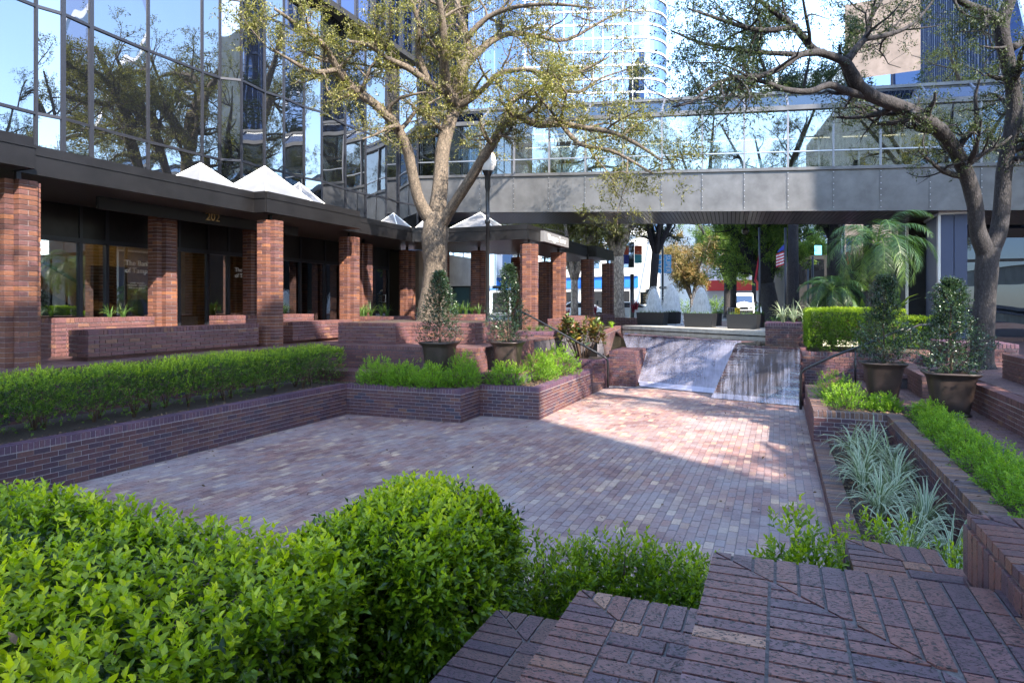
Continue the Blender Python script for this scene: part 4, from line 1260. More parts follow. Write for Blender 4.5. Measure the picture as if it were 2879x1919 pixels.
text('lettering', 'LOBBY HOURS:\nMONDAY - FRIDAY\n9:00 am to 4:00 pm', (-13.90, 10.95, 2.82), .055, math.pi / 2, M['white'], root, .001)
text('lettering', '202', (-12.2, 11.55, 4.40), .27, math.pi / 2, M['gold'], root, .015)
mb = MB(); mb.box(-12.3, -12.22, 8.8, 14.5, 4.24, 4.53); mb.build('number_beam', M['dark'], root)
# white shaft wall lit by the sun, by the oak
mb = MB(); mb.box(-13.4, -13.2, 22.7, 27.5, ZL, 4.5); mb.build('rendered_wall', M['cream'], root)
mb = MB(); mb.box(-24, -13.3, 22.7, 27.4, 4.8, 30); mb.build('rear_wing', M['glass_blue'], root)
# lamps inside the lobby
for (x, y) in ((-16.5, 9.5), (-16.5, 13.5)):
    l = bpy.data.lights.new('lobby_lamp', 'POINT'); l.energy = 14; l.color = (1, .78, .45); l.shadow_soft_size = .15
    lo = bpy.data.objects.new('lobby_lamp', l); COL.objects.link(lo); lo.parent = root; lo.location = Vector((x, y, 4.2)) - root.location
    mb = MB(); mb.lathe((x, y, 4.32), [(.0, 0), (.11, .02), (.11, .14), (0, .16)], 10); mb.build('pendant', M['lamp'], root)

# transformer cabinet by the wall
root = thing('utility_cabinet', 'tall dark green utility cabinet behind the oak trunk', 'cabinet', (-11.2, 22.6, ZL))
mb = MB(); mb.box(-11.55, -10.85, 22.4, 23.0, ZL, 3.0); mb.build('cabinet_body', plain('cabinet_green', (.02, .06, .07), .5), root)
mb = MB(); mb.box(-11.6, -10.8, 22.36, 23.04, 3.0, 3.06); mb.build('cabinet_lid', M['bronze'], root)

# ================================================================ SKYBRIDGE
U = Vector((.9977, .0653, -.0400)).normalized()      # to the right, falling
NB = Vector((-.0653, .9979, 0))                      # away from the plaza
P0 = C(2255, 592, 21.6)
def SB(s, n, z):   # along, back, up (from the bottom front edge)
    return P0 + U * s + NB * n + Vector((0, 0, z))
root = thing('skybridge', 'enclosed glass pedestrian bridge with grey metal panels crossing over the plaza', 'bridge', P0)
SA, SE, BAY = -14.03, 9.09, 1.36
k0, k1 = -10, 7
DEP = 3.7
def bpan(mb, s0, s1, n, z0, z1, th=.03):
    c = SB((s0 + s1) / 2, n, (z0 + z1) / 2); mb.obox(c, U * (s1 - s0) / 2, NB * th / 2, Vector((0, 0, (z1 - z0) / 2)))
for k in range(k0, k1):
    s0, s1 = -.43 + BAY * k, -.43 + BAY * (k + 1)
    mb = MB(); bpan(mb, s0 + .02, s1 - .02, .0, .03, 1.32, .02); mb.build('fascia_panel', M['fascia'], root)
    for n_, nm in ((.02, 'pane'), (DEP - .02, 'pane')):
        for (za, zb) in ((1.42, 1.93), (1.97, 3.3)):
            mb = MB(); bpan(mb, s0 + .03, s1 - .03, n_, za, zb, .012); mb.build(nm, M['glass_clear'], root)
    # mullions
    mb = MB(); bpan(mb, s0 - .025, s0 + .025, -.02, 1.42, 3.38, .09); mb.build('mullion', M['rail_grey'], root)
    mb = MB(); bpan(mb, s0 - .02, s0 + .02, -.015, .0, 1.32, .03); mb.build('cover_strip', M['fascia'], root)
    mb = MB(); bpan(mb, s0 - .03, s0 + .03, DEP, .0, 3.38, .09); mb.build('mullion', M['alu'], root)
    # sloped glass roof panel
    mb = MB(); a, b_, c_, d_ = SB(s0 + .03, -.04, 3.45), SB(s1 - .03, -.04, 3.45), SB(s1 - .03, 1.0, 4.15), SB(s0 + .03, 1.0, 4.15)
    mb.poly([a, b_, c_, d_]); up = Vector((0, 0, .02)); mb.poly([d_ - up, c_ - up, b_ - up, a - up]); mb.build('roof_pane', M['glass_clear'], root)
    mb = MB(); mb.seg(SB(s0, -.05, 3.45), SB(s0, 1.0, 4.17), .06, .06); mb.build('rafter', M['rail_grey'], root)
    mb = MB(); a, b_, c_, d_ = SB(s0, DEP, 3.45), SB(s1, DEP, 3.45), SB(s1, DEP - 1.0, 4.15), SB(s0, DEP - 1.0, 4.15)
    mb.poly([a, b_, c_, d_]); mb.build('roof_pane', M['glass_clear'], root)
S0, S1 = -.43 + BAY * k0, -.43 + BAY * k1
mb = MB()
for n_ in (-.03, DEP + .03):
    bpan(mb, S0, S1, n_, -.02, .03, .1); bpan(mb, S0, S1, n_, 1.32, 1.42, .1); bpan(mb, S0, S1, n_, 3.3, 3.45, .14)
mb.build('edge_rail', M['fascia'], root)
mb = MB()
for n_ in (.0, DEP): bpan(mb, S0, S1, n_, 1.93, 1.965, .05)
mb.build('hand_rail', M['alu'], root)
mb = MB(); c = SB((S0 + S1) / 2, 1.85, 4.2); mb.obox(c, U * (S1 - S0) / 2, NB * .88, Vector((0, 0, .05))); mb.build('roof_deck', M['fascia'], root)
mb = MB(); c = SB((S0 + S1) / 2, 1.85, 1.0); mb.obox(c, U * (S1 - S0) / 2, NB * 1.8, Vector((0, 0, .12))); mb.build('floor_deck', M['dark'], root)
mb = MB()
for n_ in (.06, DEP - .06): bpan(mb, S0, S1, n_, .05, 1.3, .04)
mb.build('side_beam', M['bronze'], root)
mb = MB(); s = S0
while s < S1:
    c = SB(s, 1.85, -.0); mb.obox(c, U * .058, NB * 1.82, Vector((0, 0, .012))); s += .14
o = mb.build('soffit_slat', M['soffit'], root); o['kind'] = 'stuff'
mb = MB(); c = SB((S0 + S1) / 2, 1.85, .05); mb.obox(c, U * (S1 - S0) / 2, NB * 1.8, Vector((0, 0, .02))); mb.build('soffit_backing', M['dark'], root)
for k in range(-8, 7):
    p = SB(-.2 + BAY * k, 1.85, 3.9); mb = MB(); mb.seg(SB(-.6 + BAY * k, 1.0, 3.86), SB(.3 + BAY * k, 1.0, 3.86), .04, .03); mb.build('ceiling_lamp', M['lamp'], root)
mb = MB()
for k in range(k0, k1 + 1):
    for j in range(7):
        p = SB(-.43 + BAY * k, -.07, .1 + j * .19); mb.obox(p, U * .012, NB * .006, Vector((0, 0, .012)))
o = mb.build('bolt', M['alu'], root); o['kind'] = 'stuff'
# security camera and hanging fixtures
root = thing('dome_camera', 'small dark dome camera hanging from the bridge underside', 'camera', SB(-1.7, 2.6, -.3))
mb = MB(); p = SB(-1.7, 2.6, 0); mb.tube([p, p - Vector((0, 0, .3))], .02, 6); mb.build('stalk', M['black'], root)
mb = MB(); mb.lathe(p - Vector((0, 0, .55)), [(0, 0), (.09, .03), (.13, .1), (.13, .2), (.05, .26)], 12); mb.build('dome', M['black'], root, smooth=True)
# piers
root = thing('bridge_pier', 'blue metal clad pier carrying the right end of the bridge', 'column', (5.05, 24.6, 1.1))
mb = MB(); mb.box(4.72, 5.06, 24.3, 26.6, 1.1, 5.2); mb.box(5.08, 5.42, 24.3, 26.6, 1.1, 5.199); mb.build('cladding', M['blue_metal'], root)
mb = MB(); mb.box(4.64, 4.71, 24.28, 24.5, 1.1, 5.21); mb.build('edge_trim', M['alu'], root)
mb = MB(); mb.box(4.66, 5.5, 24.24, 26.64, 5.19, 5.3); mb.build('pier_head', M['alu'], root)
root = thing('bridge_pier', 'dark pier with a pale edge strip left of the blue one', 'column', (4.6, 27.5, 1.1))
mb = MB(); mb.box(4.3, 4.9, 27.2, 29.5, 1.1, 5.4); mb.build('cladding', M['dark'], root)
mb = MB(); mb.box(4.22, 4.29, 27.2, 27.4, 1.1, 5.4); mb.build('edge_trim', M['alu'], root)

# ================================================================ RIGHT BUILDINGS
root = thing('entrance_building', 'dark glazed ground floor under the right end of the bridge', 'building', (9, 30, 1.1))
mb = MB(); mb.box(5.6, 20, 28.5, 60, 1.09, 5.6); mb.build('building_core', M['dark'], root)
for i in range(9):
    x = 5.6 + i * 1.5
    mb = MB(); mb.box(x + .04, x + 1.46, 28.4, 28.42, 1.15, 3.9); mb.build('pane', M['glass_dark'], root)
    mb = MB(); mb.box(x + .04, x + 1.46, 28.4, 28.42, 4.0, 5.5); mb.build('pane', M['glass_dark'], root)
    mb = MB(); mb.box(x - .04, x + .04, 28.33, 28.47, 1.1, 5.6); mb.build('mullion', M['mullion'], root)
mb = MB(); mb.box(5.6, 19, 28.34, 28.44, 3.9, 4.0); mb.build('transom', M['mullion'], root)
root = thing('office_tower', 'tall blue glass office slab with close mullions at the top right', 'building', (20, 50, 1.1))
mb = MB(); mb.box(16.1, 40, 62, 93, 5.7, 120); mb.box(16.3, 40, 62, 93, 1, 5.7); mb.build('building_core', M['glass_blue'], root)
for k in range(33):
    y = 62 + k * .96; w = .16 if k % 3 == 0 else .06
    mb = MB(); mb.box(15.9, 16.09, y - w / 2, y + w / 2, 5.7, 120); mb.build('mullion', M['blue_metal'], root)
mb = MB()
for z in np.arange(6, 120, 3.9): mb.box(16.0, 16.08, 62, 93, z, z + .25)
mb.build('spandrel', M['blue_metal'], root)
mb = MB()
for k in range(6): mb.seg((16.35, 30 + k * 9, 6), (16.35, 60 + k * 9, 60), .4, .4)
mb.build('brace', M['alu'], root)
# unseen block added to shade the plaza; stepped roof lets the sun patch through
root = thing('shade_block', 'unseen block added across the plaza to keep its floor in shade', 'building', (22, -20, 0))
mb = MB(); mb.box(16.4, 19.6, -70, -7.01, 0, 28.3); mb.box(16.41, 19.6, -7.0, -5.21, 0, 24.4); mb.box(16.42, 19.6, -5.2, .9, 0, 14.8); mb.build('wall', M['cream'], root)
for j in range(4):
    mb = MB(); mb.box(16.3, 16.39, -70, .8, 1.5 + j * 3.8, 3.9 + j * 3.8); mb.build('window_band', M['glass_blue'], root)
root = thing('shade_tower', 'unseen blue glass tower beside the plaza, sized to shade the right end of the bridge', 'building', (20, 17, 1.1))
mb = MB(); mb.box(16.1, 34, 12.3, 21.5, 1, 70); mb.build('glazing', M['glass_blue'], root)  # unseen slab, its edges set to cast the bridge shadow
for k in range(10):
    mb = MB(); y = 12.5 + k; mb.box(15.98, 16.09, y - .05, y + .05, 1, 70); mb.build('mullion', M['alu'], root)

# ================================================================ FAR BUILDINGS
def far_box(name, label, cat, c, w, dpt, z0, z1, rz, mat):
    root = thing(name, label, cat, (c[0], c[1], z0), rz=rz)
    me = MB(); me.box(-w / 2, w / 2, 0, dpt, 0, z1 - z0); o = me.build('wall', mat); o.parent = root
    return root
# banded glass tower
pc = C(1560, 853, 190)
root = thing('glass_tower', 'curved blue glass tower with white floor bands behind the oak crown', 'building', (pc.x, pc.y, 0), rz=R(18))
pl = []
for i in range(10): 
    a = R(-90 + 10 * i); pl.append((24 + 9 * math.cos(a), 9 + 9 * math.sin(a)))
pl = [(-32, 0)] + [(24 - 6 + 0, 0)] + pl + [(33, 45), (-32, 45)]
me = MB(); me.prism(pl, 0, 125); o = me.build('glazing', M['glass_tower']); o.parent = root
for j in range(30):
    me = MB(); z = 8 + j * 3.9
    q = [(p[0] * 1.008, p[1] * 1.006 - .25) for p in pl]; me.prism(q, z, z + .55); o = me.build('floor_band', M['band']); o.parent = root
for k in range(20):
    x = -31 + k * 2.8; me = MB(); me.box(x - .1, x + .1, -.3, -.01, 2, 125); o = me.build('mullion', M['band']); o.parent = root
root = far_box('concrete_tower', 'pinkish concrete tower behind the dark tree at the upper right', 'building', C(2490, 853, 110), 12.2, 20, 0, 53.5, R(-5), M['pink'])
me = MB(); me.box(-6, 6, -.3, -.02, 36.5, 40.5); o = me.build('window_band', M['glass_blue']); o.parent = root
root = far_box('glass_wing', 'blue glass wing with thin vertical mullions behind the left oak', 'building', C(1230, 853, 60), 11, 12, 4, 46, R(10), M['glass_blue'])
for k in range(12):
    me = MB(); x = -5.4 + k * .98; me.box(x - .05, x + .05, -.12, -.005, 0, 42); o = me.build('mullion', M['alu']); o.parent = root
# white corner shop with a blue band
pc = C(1790, 853, 78)
root = thing('corner_shop', 'white two storey corner building with a blue band and the letters GE', 'building', (pc.x, pc.y, 1.1), rz=R(-12))
me = MB(); me.box(-22, .2, 0, 15, 0, 9.5); o = me.build('wall', M['white']); o.parent = root
me = MB(); me.box(-22.1, .3, -.35, 15, 9.5, 10.2); me.box(-22.1, .3, -.35, 0, 4.6, 4.9); o = me.build('cornice', M['white']); o.parent = root
bl = plain('shop_blue', (.03, .2, .65), .5)
me = MB(); me.box(-22, .22, -.12, -.01, 3.2, 4.55); o = me.build('blue_band', bl); o.parent = root
for k in range(9):
    me = MB(); x = -20 + k * 2.3; me.box(x, x + 1.3, -.03, .02, 5.6, 8.6); o = me.build('window', M['glass_blue']); o.parent = root
me = MB(); 
for k in range(6): me.box(-21 + k * 3.5, -18.4 + k * 3.5, -.05, .02, .1, 2.8)
o = me.build('shop_window', M['dark']); o.parent = root
t_ = text('lettering', 'GE', (0, 0, 0), 1.35, 0, M['white'], None, .03); t_.parent = root; t_.location = (-2.9, -.2, 3.9)
def hi(name, label, px, d, w, z1, mat, rz=0, bands=0, cat='building', wm='glass_blue', fh=3.5):
    c = C(px, 853, d); root = far_box(name, label, cat, c, w, 15, .9, z1, rz, mat)
    for j in range(bands):
        for k in range(int(w / 3)):
            me = MB(); x = -w / 2 + .7 + k * 3; me.box(x, x + 1.9, -.06, -.005, 3 + j * fh, 4.8 + j * fh); o = me.build('window', M[wm]); o.parent = root
    return root
hi('office_building', 'beige high building with rows of balconies seen under the bridge', 1850, 150, 42, 36, M['cream'], R(5), 8, fh=4)
hi('office_building', 'pale building with grey window rows at the end of the street', 2010, 190, 30, 40, M['cream'], 0, 9)
hi('office_building', 'white building beyond the flag pole at the right of the street', 2330, 120, 22, 45, M['white'], R(-8), 8)
hi('office_building', 'bright white building glimpsed through the colonnade', 1520, 95, 36, 26, M['white'], R(-10), 5)
hi('red_awning_shop', 'low white shop with a red awning behind the van', 1990, 105, 22, 8, M['white'], 0, 0)
me = MB(); c = C(1990, 853, 104); me.obox((c.x, c.y, 5.2), (9, 0, 0), (0, 1.2, 0), (0, 0, .8))
tag(me.build('red_awning', plain('awning_red', (.5, .03, .02), .6)), 'red awning above the shop behind the white van', 'awning')
hi('storefront', 'dark storefront with bright glass behind the palm', 2440, 48, 11, 6, M['dark'], R(4), 1, wm='glass_mirror')
# ================================================================ HEDGES AND PLANTS
def near_tops(P):
    # the near hedge dips in the middle of its far edge
    u = (P[:, 0] + 2.0) / .55
    return -.05 * np.exp(-u * u) * (P[:, 2] > .9) + .04 * np.sin(P[:, 0] * 3.1 + P[:, 1] * 2)
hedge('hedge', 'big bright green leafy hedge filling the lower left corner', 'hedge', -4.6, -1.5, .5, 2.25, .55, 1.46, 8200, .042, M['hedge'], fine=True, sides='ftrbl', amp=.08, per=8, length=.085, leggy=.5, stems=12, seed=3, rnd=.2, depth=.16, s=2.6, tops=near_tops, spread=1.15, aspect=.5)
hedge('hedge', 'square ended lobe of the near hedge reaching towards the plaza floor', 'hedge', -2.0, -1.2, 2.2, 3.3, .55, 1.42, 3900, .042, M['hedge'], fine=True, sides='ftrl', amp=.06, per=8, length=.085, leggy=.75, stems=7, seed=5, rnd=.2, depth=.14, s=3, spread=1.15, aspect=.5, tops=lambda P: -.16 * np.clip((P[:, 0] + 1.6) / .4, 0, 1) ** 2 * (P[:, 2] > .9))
for i, (px, py, d, r_, h_, lab) in enumerate([
        (1530, 1640, 3.75, .22, .42, 'low lime shrub next to the end of the near hedge'),
        (1640, 1650, 3.85, .22, .40, 'lime shrub second from the near hedge behind the brick platforms'),
        (1750, 1660, 3.85, .22, .44, 'fullest lime shrub in the row behind the brick platforms'),
        (1870, 1680, 3.75, .22, .45, 'lime shrub third along behind the brick platforms'),
        (1960, 1690, 3.6, .18, .42, 'lime shrub touching the left edge of the near purple platform')]):
    c = C(px, py, d); c.z = .56
    shrub(lab, c, r_ * 1.25, r_ * 1.1, h_ * 1.0, 330, .042, 'hedge', group='lime shrubs behind the near platforms', seed=20 + i, fine=True, stems=5)
shrub('bushy lime shrub in the pit beside the small brick platform', (.07, 3.1, .9), .22, .28, .56, 560, .038, 'hedge', seed=31, fine=True, group='lime shrubs behind the near platforms')
shrub('lime shrub at the near left end of the striped grasses', (.52, 4.1, .5), .32, .28, .68, 560, .038, 'hedge', seed=32, fine=True, group='lime shrubs behind the near platforms')
shrub('small lime shrub at the foot of the right platform wall', (.88, 3.95, .5), .26, .22, .66, 360, .038, 'hedge', seed=33, fine=True, group='lime shrubs behind the near platforms')
for (a_, b_, c_, d_, z_) in ((-4.4, -1.55, .7, 2.2, 1.43), (-1.95, -1.25, 2.3, 3.25, 1.38)):
    n_ = 46; P_ = np.stack([rng.uniform(a_, b_, n_), rng.uniform(c_, d_, n_), z_ - rng.random(n_) ** 2 * .5], 1)
    tag(leaves('dry_leaves', P_, rng.normal(size=(n_, 3)), .045, M['twine'], None, aspect=.5, fine=True), kind='stuff')
# long clipped hedge, left
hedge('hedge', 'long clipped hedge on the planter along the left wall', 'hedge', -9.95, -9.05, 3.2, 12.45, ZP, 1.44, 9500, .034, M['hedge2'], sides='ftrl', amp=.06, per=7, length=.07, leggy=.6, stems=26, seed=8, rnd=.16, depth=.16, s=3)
# square hedge above the waterfall
hedge('hedge', 'square clipped hedge standing on the brick planter by the waterfall', 'hedge', .64, 2.72, 17.42, 19.6, 1.25, 2.24, 5200, .042, M['hedge2'], sides='ftl', amp=.03, per=6, length=.06, leggy=.12, stems=6, seed=9, rnd=.07, depth=.06)
hedge('hedge', 'low clipped hedge behind the square one towards the pier', 'hedge', 2.6, 4.4, 21.5, 23.0, 1.1, 2.0, 1500, .045, M['hedge2'], sides='ft', amp=.03, per=5, length=.06, seed=10, rnd=.07)
# shrubs in the left planter
for i, (x, y, r_, h_, lab) in enumerate([
        (-8.15, 12.25, .42, .5, 'leftmost feathery lime shrub in the left planter'),
        (-7.45, 12.2, .36, .45, 'feathery lime shrub in front of the first pot'),
        (-6.75, 12.15, .4, .46, 'round lime shrub between the two left pots'),
        (-6.15, 12.5, .34, .66, 'upright lime shrub beside the second left pot'),
        (-5.55, 13.3, .42, .42, 'dark based lime shrub at the planter corner below the second pot'),
        (-5.15, 14.4, .42, .6, 'tall yellow tipped lime shrub on the jutting planter'),
        (-5.1, 15.6, .5, .62, 'brightest yellow lime shrub at the far end of the jutting planter')]):
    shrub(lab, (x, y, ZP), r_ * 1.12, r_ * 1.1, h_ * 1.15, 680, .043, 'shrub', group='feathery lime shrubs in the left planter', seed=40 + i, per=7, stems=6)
# shrubs along the right strip
for i, (x, y, r_, h_, lab) in enumerate([
        (.95, 13.5, .36, .46, 'tallest lime shrub nearest the right handrail'),
        (1.1, 12.6, .34, .38, 'round lime shrub in front of the right handrail'),
        (1.62, 12.55, .24, .26, 'small lime shrub in front of the right pot'),
        (2.1, 11.6, .24, .28, 'small dark lime shrub at the far end of the right strip'),
        (2.1, 10.9, .26, .26, 'lime shrub second from the far end of the right strip'),
        (2.02, 10.1, .25, .28, 'yellow lime shrub next to the big right pot'),
        (2.05, 9.3, .25, .28, 'yellow mound shrub halfway up the right strip'),
        (2.05, 8.4, .27, .3, 'broad bright mound shrub in the right strip'),
        (2.05, 7.6, .26, .27, 'lime mound before the gap in the right strip'),
        (2.05, 6.9, .28, .3, 'flat lime mound in the middle of the right strip'),
        (2.05, 6.2, .28, .3, 'lime mound opposite the striped grasses'),
        (2.05, 5.4, .28, .32, 'large lime mound near the right edge of the view'),
        (2.05, 4.7, .28, .3, 'nearest lime mound in the right strip')]):
    shrub(lab, (x, y, .61), r_ * 1.12, r_ * 1.2, h_ * 1.12, 420, .035, 'shrub', group='lime shrubs along the right strip', seed=60 + i, per=7, stems=4)
# striped grasses
gs = [(1.0, 11.0), (1.3, 11.2), (1.15, 10.2), (1.35, 9.4), (.98, 9.5), (1.2, 8.6), (1.0, 8.0), (1.38, 7.8), (1.15, 7.1), (1.0, 6.4), (1.35, 6.5), (1.2, 5.7), (1.42, 5.2), (1.05, 5.0), (1.3, 4.4), (1.1, 4.3), (1.45, 3.9), (.95, 9.0), (1.4, 10.3)]
for i, (x, y) in enumerate(gs):
    root = thing('striped_grass', 'clump of arching white striped grass leaves in the sunken bed', 'grass plant', (x, y, .12), 'striped grasses in the sunken bed')
    root['label'] = ['white striped grass clump %s' % s for s in (
        'farthest left, under the planter end wall', 'farthest right, under the planter end wall', 'second row back, middle of the bed', 'against the long wall in the second row', 'leaning to the paving in the second row',
        'in the middle of the bed, third row', 'on the paving side, third row', 'against the long wall, third row', 'at the very centre of the bed', 'beside the bare mulch on the paving side', 'against the long wall at mid bed',
        'in the nearer half of the bed, centre', 'broad bladed, at the foot of the long wall', 'behind the near lime shrub', 'in the near group, middle', 'in front, partly under the lime shrub', 'nearest the right platform wall', 'small one on the paving edge', 'upright one by the long wall near the far end')][i]
    blades(root, (x, y, .12), 60, .66, .028, M['grass'], 1.2, 100 + i, 'blades')
# litter on the soil
def litter(name, rects, n, z, size=.035, seed=1):
    r = np.random.default_rng(seed); P = []
    for (a, b, c, d) in rects:
        k = int(n * (b - a) * (d - c)); P.append(np.stack([a + r.random(k) * (b - a), c + r.random(k) * (d - c), np.full(k, z) + r.random(k) * .012], 1))
    P = np.concatenate(P); D = r.normal(size=P.shape); D[:, 2] *= .25
    o = leaves(name, P, D, r.uniform(.5, 1.3, len(P)) * size, M['twine'], None, aspect=.5, tint=None, droop=.1)
    return tag(o, kind='stuff')
litter('leaf_litter', [(-2.2, -1.12, 1.3, 3.9)], 520, .53, .06, 1)
litter('mulch_chips', [(.76, 1.56, 3.5, 11.7)], 420, .125, .05, 2)
litter('mulch_chips', [(1.8, 2.3, 3, 12.2), (.8, 2.3, 12, 15)], 420, .615, .04, 3)
litter('mulch_chips', [(-9.15, -8.92, 3, 11.8), (-10.3, -6.1, 12.1, 12.5), (-6.1, -4.8, 13, 17)], 420, ZP + .004, .045, 4)
litter('fallen_leaves', [(1.58, 1.79, 4, 10.5), (2.35, 2.9, 3, 13)], 26, .664, .05, 5)
litter('fallen_leaves', [(-8.7, .5, 3, 16)], 2.2, .004, .05, 6)
litter('fallen_leaves', [(-8.7, -8.2, 4, 12), (-8.2, -6, 11.4, 11.85), (.1, .5, 4, 15), (-4.5, -4.1, 12, 17)], 10, .004, .045, 8)
litter('fallen_leaves', [(-.2, 1.2, .5, 2.2)], 5, 1.456, .02, 7)

# strap leaves under the colonnade, on the pool block, black planters
def tuft(label, c, n, L, w=.018, mat='lirio', seed=0, r=.35, group=None, k=4):
    root = thing('strap_plant', label, 'plant', c, group)
    for i in range(k):
        a = i * 6.283 / k; blades(root, (c[0] + r * math.cos(a), c[1] + r * math.sin(a) * .7, c[2]), n, L, w, M[mat], .9, seed + i, 'blades', variegated=False, seg=4)
tuft('dark green strap leaves in the planter left of the oak trunk', (-11.9, 17.8, 2.0), 34, .5, seed=200, r=.4)
tuft('strap leaves in the planter just left of the dappled columns', (-12.3, 17.4, 2.0), 24, .5, seed=205, r=.2)
tuft('strap leaves behind the oak trunk', (-10.2, 19.5, 2.05), 34, .5, seed=210, r=.45)
tuft('strap leaves on the right of the oak trunk by the white wall', (-9.5, 19.6, 2.05), 30, .5, seed=214, r=.35)
tuft('strap leaves below the first bank window', (-12.8, 9.6, 2.1), 14, .35, seed=220, r=.2)
tuft('strap leaves below the second bank window', (-12.8, 14.0, 2.08), 26, .5, seed=224, r=.3)
root = thing('striped_grass', 'pale striped grass on the pool block next to the square hedge', 'grass plant', (.5, 20.6, 1.86), 'striped grasses by the pool')
for i in range(4): blades(root, (.1 + i * .28, 20.5, 1.86), 36, .7, .03, M['grass'], 1, 230 + i, 'blades')
tuft('low green plants on the planter behind the left handrail', (-6.9, 19.3, 1.56), 30, .25, seed=240, r=.35)
tuft('low green plants at the head of the pool wall', (-6.3, 24.2, 1.5), 40, .3, seed=244, r=.5, mat='shrub')

# croton
root = thing('croton_bush', 'croton bush with big dark bronze and green leaves beside the waterfall', 'bush', (-5.4, 18.8, .8))
stm = MB(); Pn = []; An = []
for i in range(22):
    a = random.random() * 6.283; rr = random.uniform(.15, .85); e = Vector((-5.4 + rr * math.cos(a), 18.8 + .42 * rr * math.sin(a), .8 + random.uniform(.75, 1.12)))
    b0 = Vector((-5.4 + .25 * (e.x + 5.4), 18.8 + .2 * (e.y - 18.8), .78)); stm.tube([b0, b0.lerp(e, .5) + Vector((0, 0, .06)), e], [.018, .014, .008], 5)
    for k in range(4): Pn.append(e - Vector((0, 0, .13 * k))); An.append(Vector((random.gauss(0, .2), random.gauss(0, .2), 1)))
stm.build('stem', M['stem'], root, smooth=True)
p, a, sz, tt = sprigs(np.array(Pn), np.array(An), 9, .12, .19, 1.25)
leaves('foliage', p, a, sz, M['croton'], root, fine=True, tint=tt, aspect=.42)

# pots with clipped holly
def pot(label, plabel, c, w, h, rz=0.0, ph=1.5, seed=0, lean=0):
    root = thing('garden_pot', label, 'pot', c, 'square tapered pots')
    c = Vector(c); me = MB(); prof = [(.30, 0, 0), (.33, .02, 0), (.33, .05, 0), (.29, .075, 0), (.30, .10, 0), (.345, .35, 0), (.40, .80, 0), (.42, .88, 0), (.47, .93, 0), (.50, .96, 0), (.50, .99, 0), (.46, 1.0, 0), (.42, .98, 0), (.40, .9, 0)]
    n = 24; b0 = 0
    def ring(r, z):
        out = []
        for k in range(n):
            a = 2 * math.pi * (k + .5) / n; ca, sa = math.cos(a), math.sin(a); q = (abs(ca) ** 5 + abs(sa) ** 5) ** (-1 / 5)
            x, y = ca * q * r * w, sa * q * r * w
            out.append((c.x + x * math.cos(rz) - y * math.sin(rz), c.y + x * math.sin(rz) + y * math.cos(rz), c.z + z * h))
        return out
    vs = []
    for r, z, _ in prof: vs += ring(r, z)
    fs = [(i * n + k, i * n + (k + 1) % n, (i + 1) * n + (k + 1) % n, (i + 1) * n + k) for i in range(len(prof) - 1) for k in range(n)]
    me.mesh(vs, fs); me.mesh(ring(.30, 0), [tuple(range(n))]); me.build('pot_body', M['pot'], root, smooth=True)
    me = MB(); me.mesh(ring(.41, .9), [tuple(range(n))]); me.build('soil', M['mulch'], root)
    b = c + Vector((0, 0, h * .9))
    root = thing('potted_tree', plabel, 'tree', b, 'holly trees in the pots')
    r = np.random.default_rng(seed); N = 1900
    z = r.random(N) ** .85; prof_r = np.interp(z, [0, .08, .2, .38, .5, .62, .75, .88, 1], [.32, .46, .48, .37, .25, .22, .23, .15, .04])
    prof_r = prof_r * w / .75; ph_ = r.random(N) * 6.283; k = r.random(N) ** .45
    lump = 1 + .36 * np.sin(ph_ * 2 + z * 11 + seed) + .24 * np.sin(ph_ * 5 - z * 19 + seed * 2)
    P = np.stack([b.x + lean * z + prof_r * k * lump * np.cos(ph_), b.y + prof_r * k * lump * np.sin(ph_), b.z + .05 + z * ph], 1)
    A = np.stack([np.cos(ph_), np.sin(ph_), np.full(N, .7)], 1) + r.normal(0, .4, (N, 3))
    p, a, sz, tt = sprigs(P, A, 7, .085, .04, 1.0)
    leaves('foliage', p, a, sz, M['holly'], root, tint=tt, aspect=.5)
    mb = MB(); tr_ = [b + Vector((lean * t + .015 * math.sin(t * 9), .01 * math.cos(t * 7), t * ph)) for t in (-.02, .15, .3, .5, .7, .95)]
    mb.tube(tr_, [.022, .02, .017, .013, .009, .004], 6)
    for i in range(26):
        j = int(r.integers(0, N)); q = Vector(P[j]); t = max(.02, (q.z - b.z) / ph - .12); o_ = b + Vector((lean * t, 0, t * ph)); mb.tube([o_, q], [.009, .004], 4, cap=False)
    mb.build('trunk', M['stem'], root, smooth=True)
pot('pot under the left potted tree, lit along its right side', 'clipped potted tree in front of the big oak trunk', (-6.95, 12.85, .86), .78, .70, 0, 1.55, 1)
pot('pot beside the jutting planter, right side in bright sun', 'airy potted tree left of the left handrail', (-5.75, 13.9, .86), .73, .68, 0, 1.75, 2, .02)
pot('dark pot left of the step block on the right terrace', 'glossy potted tree in front of the square hedge', (1.78, 13.9, .65), .77, .67, R(3), 1.6, 3, .03)
pot('largest dark pot at the right below the tree', 'potted tree with a forked trunk beside the right tree', (2.5, 12.2, .65), .78, .68, R(-2), 1.45, 4, 0)

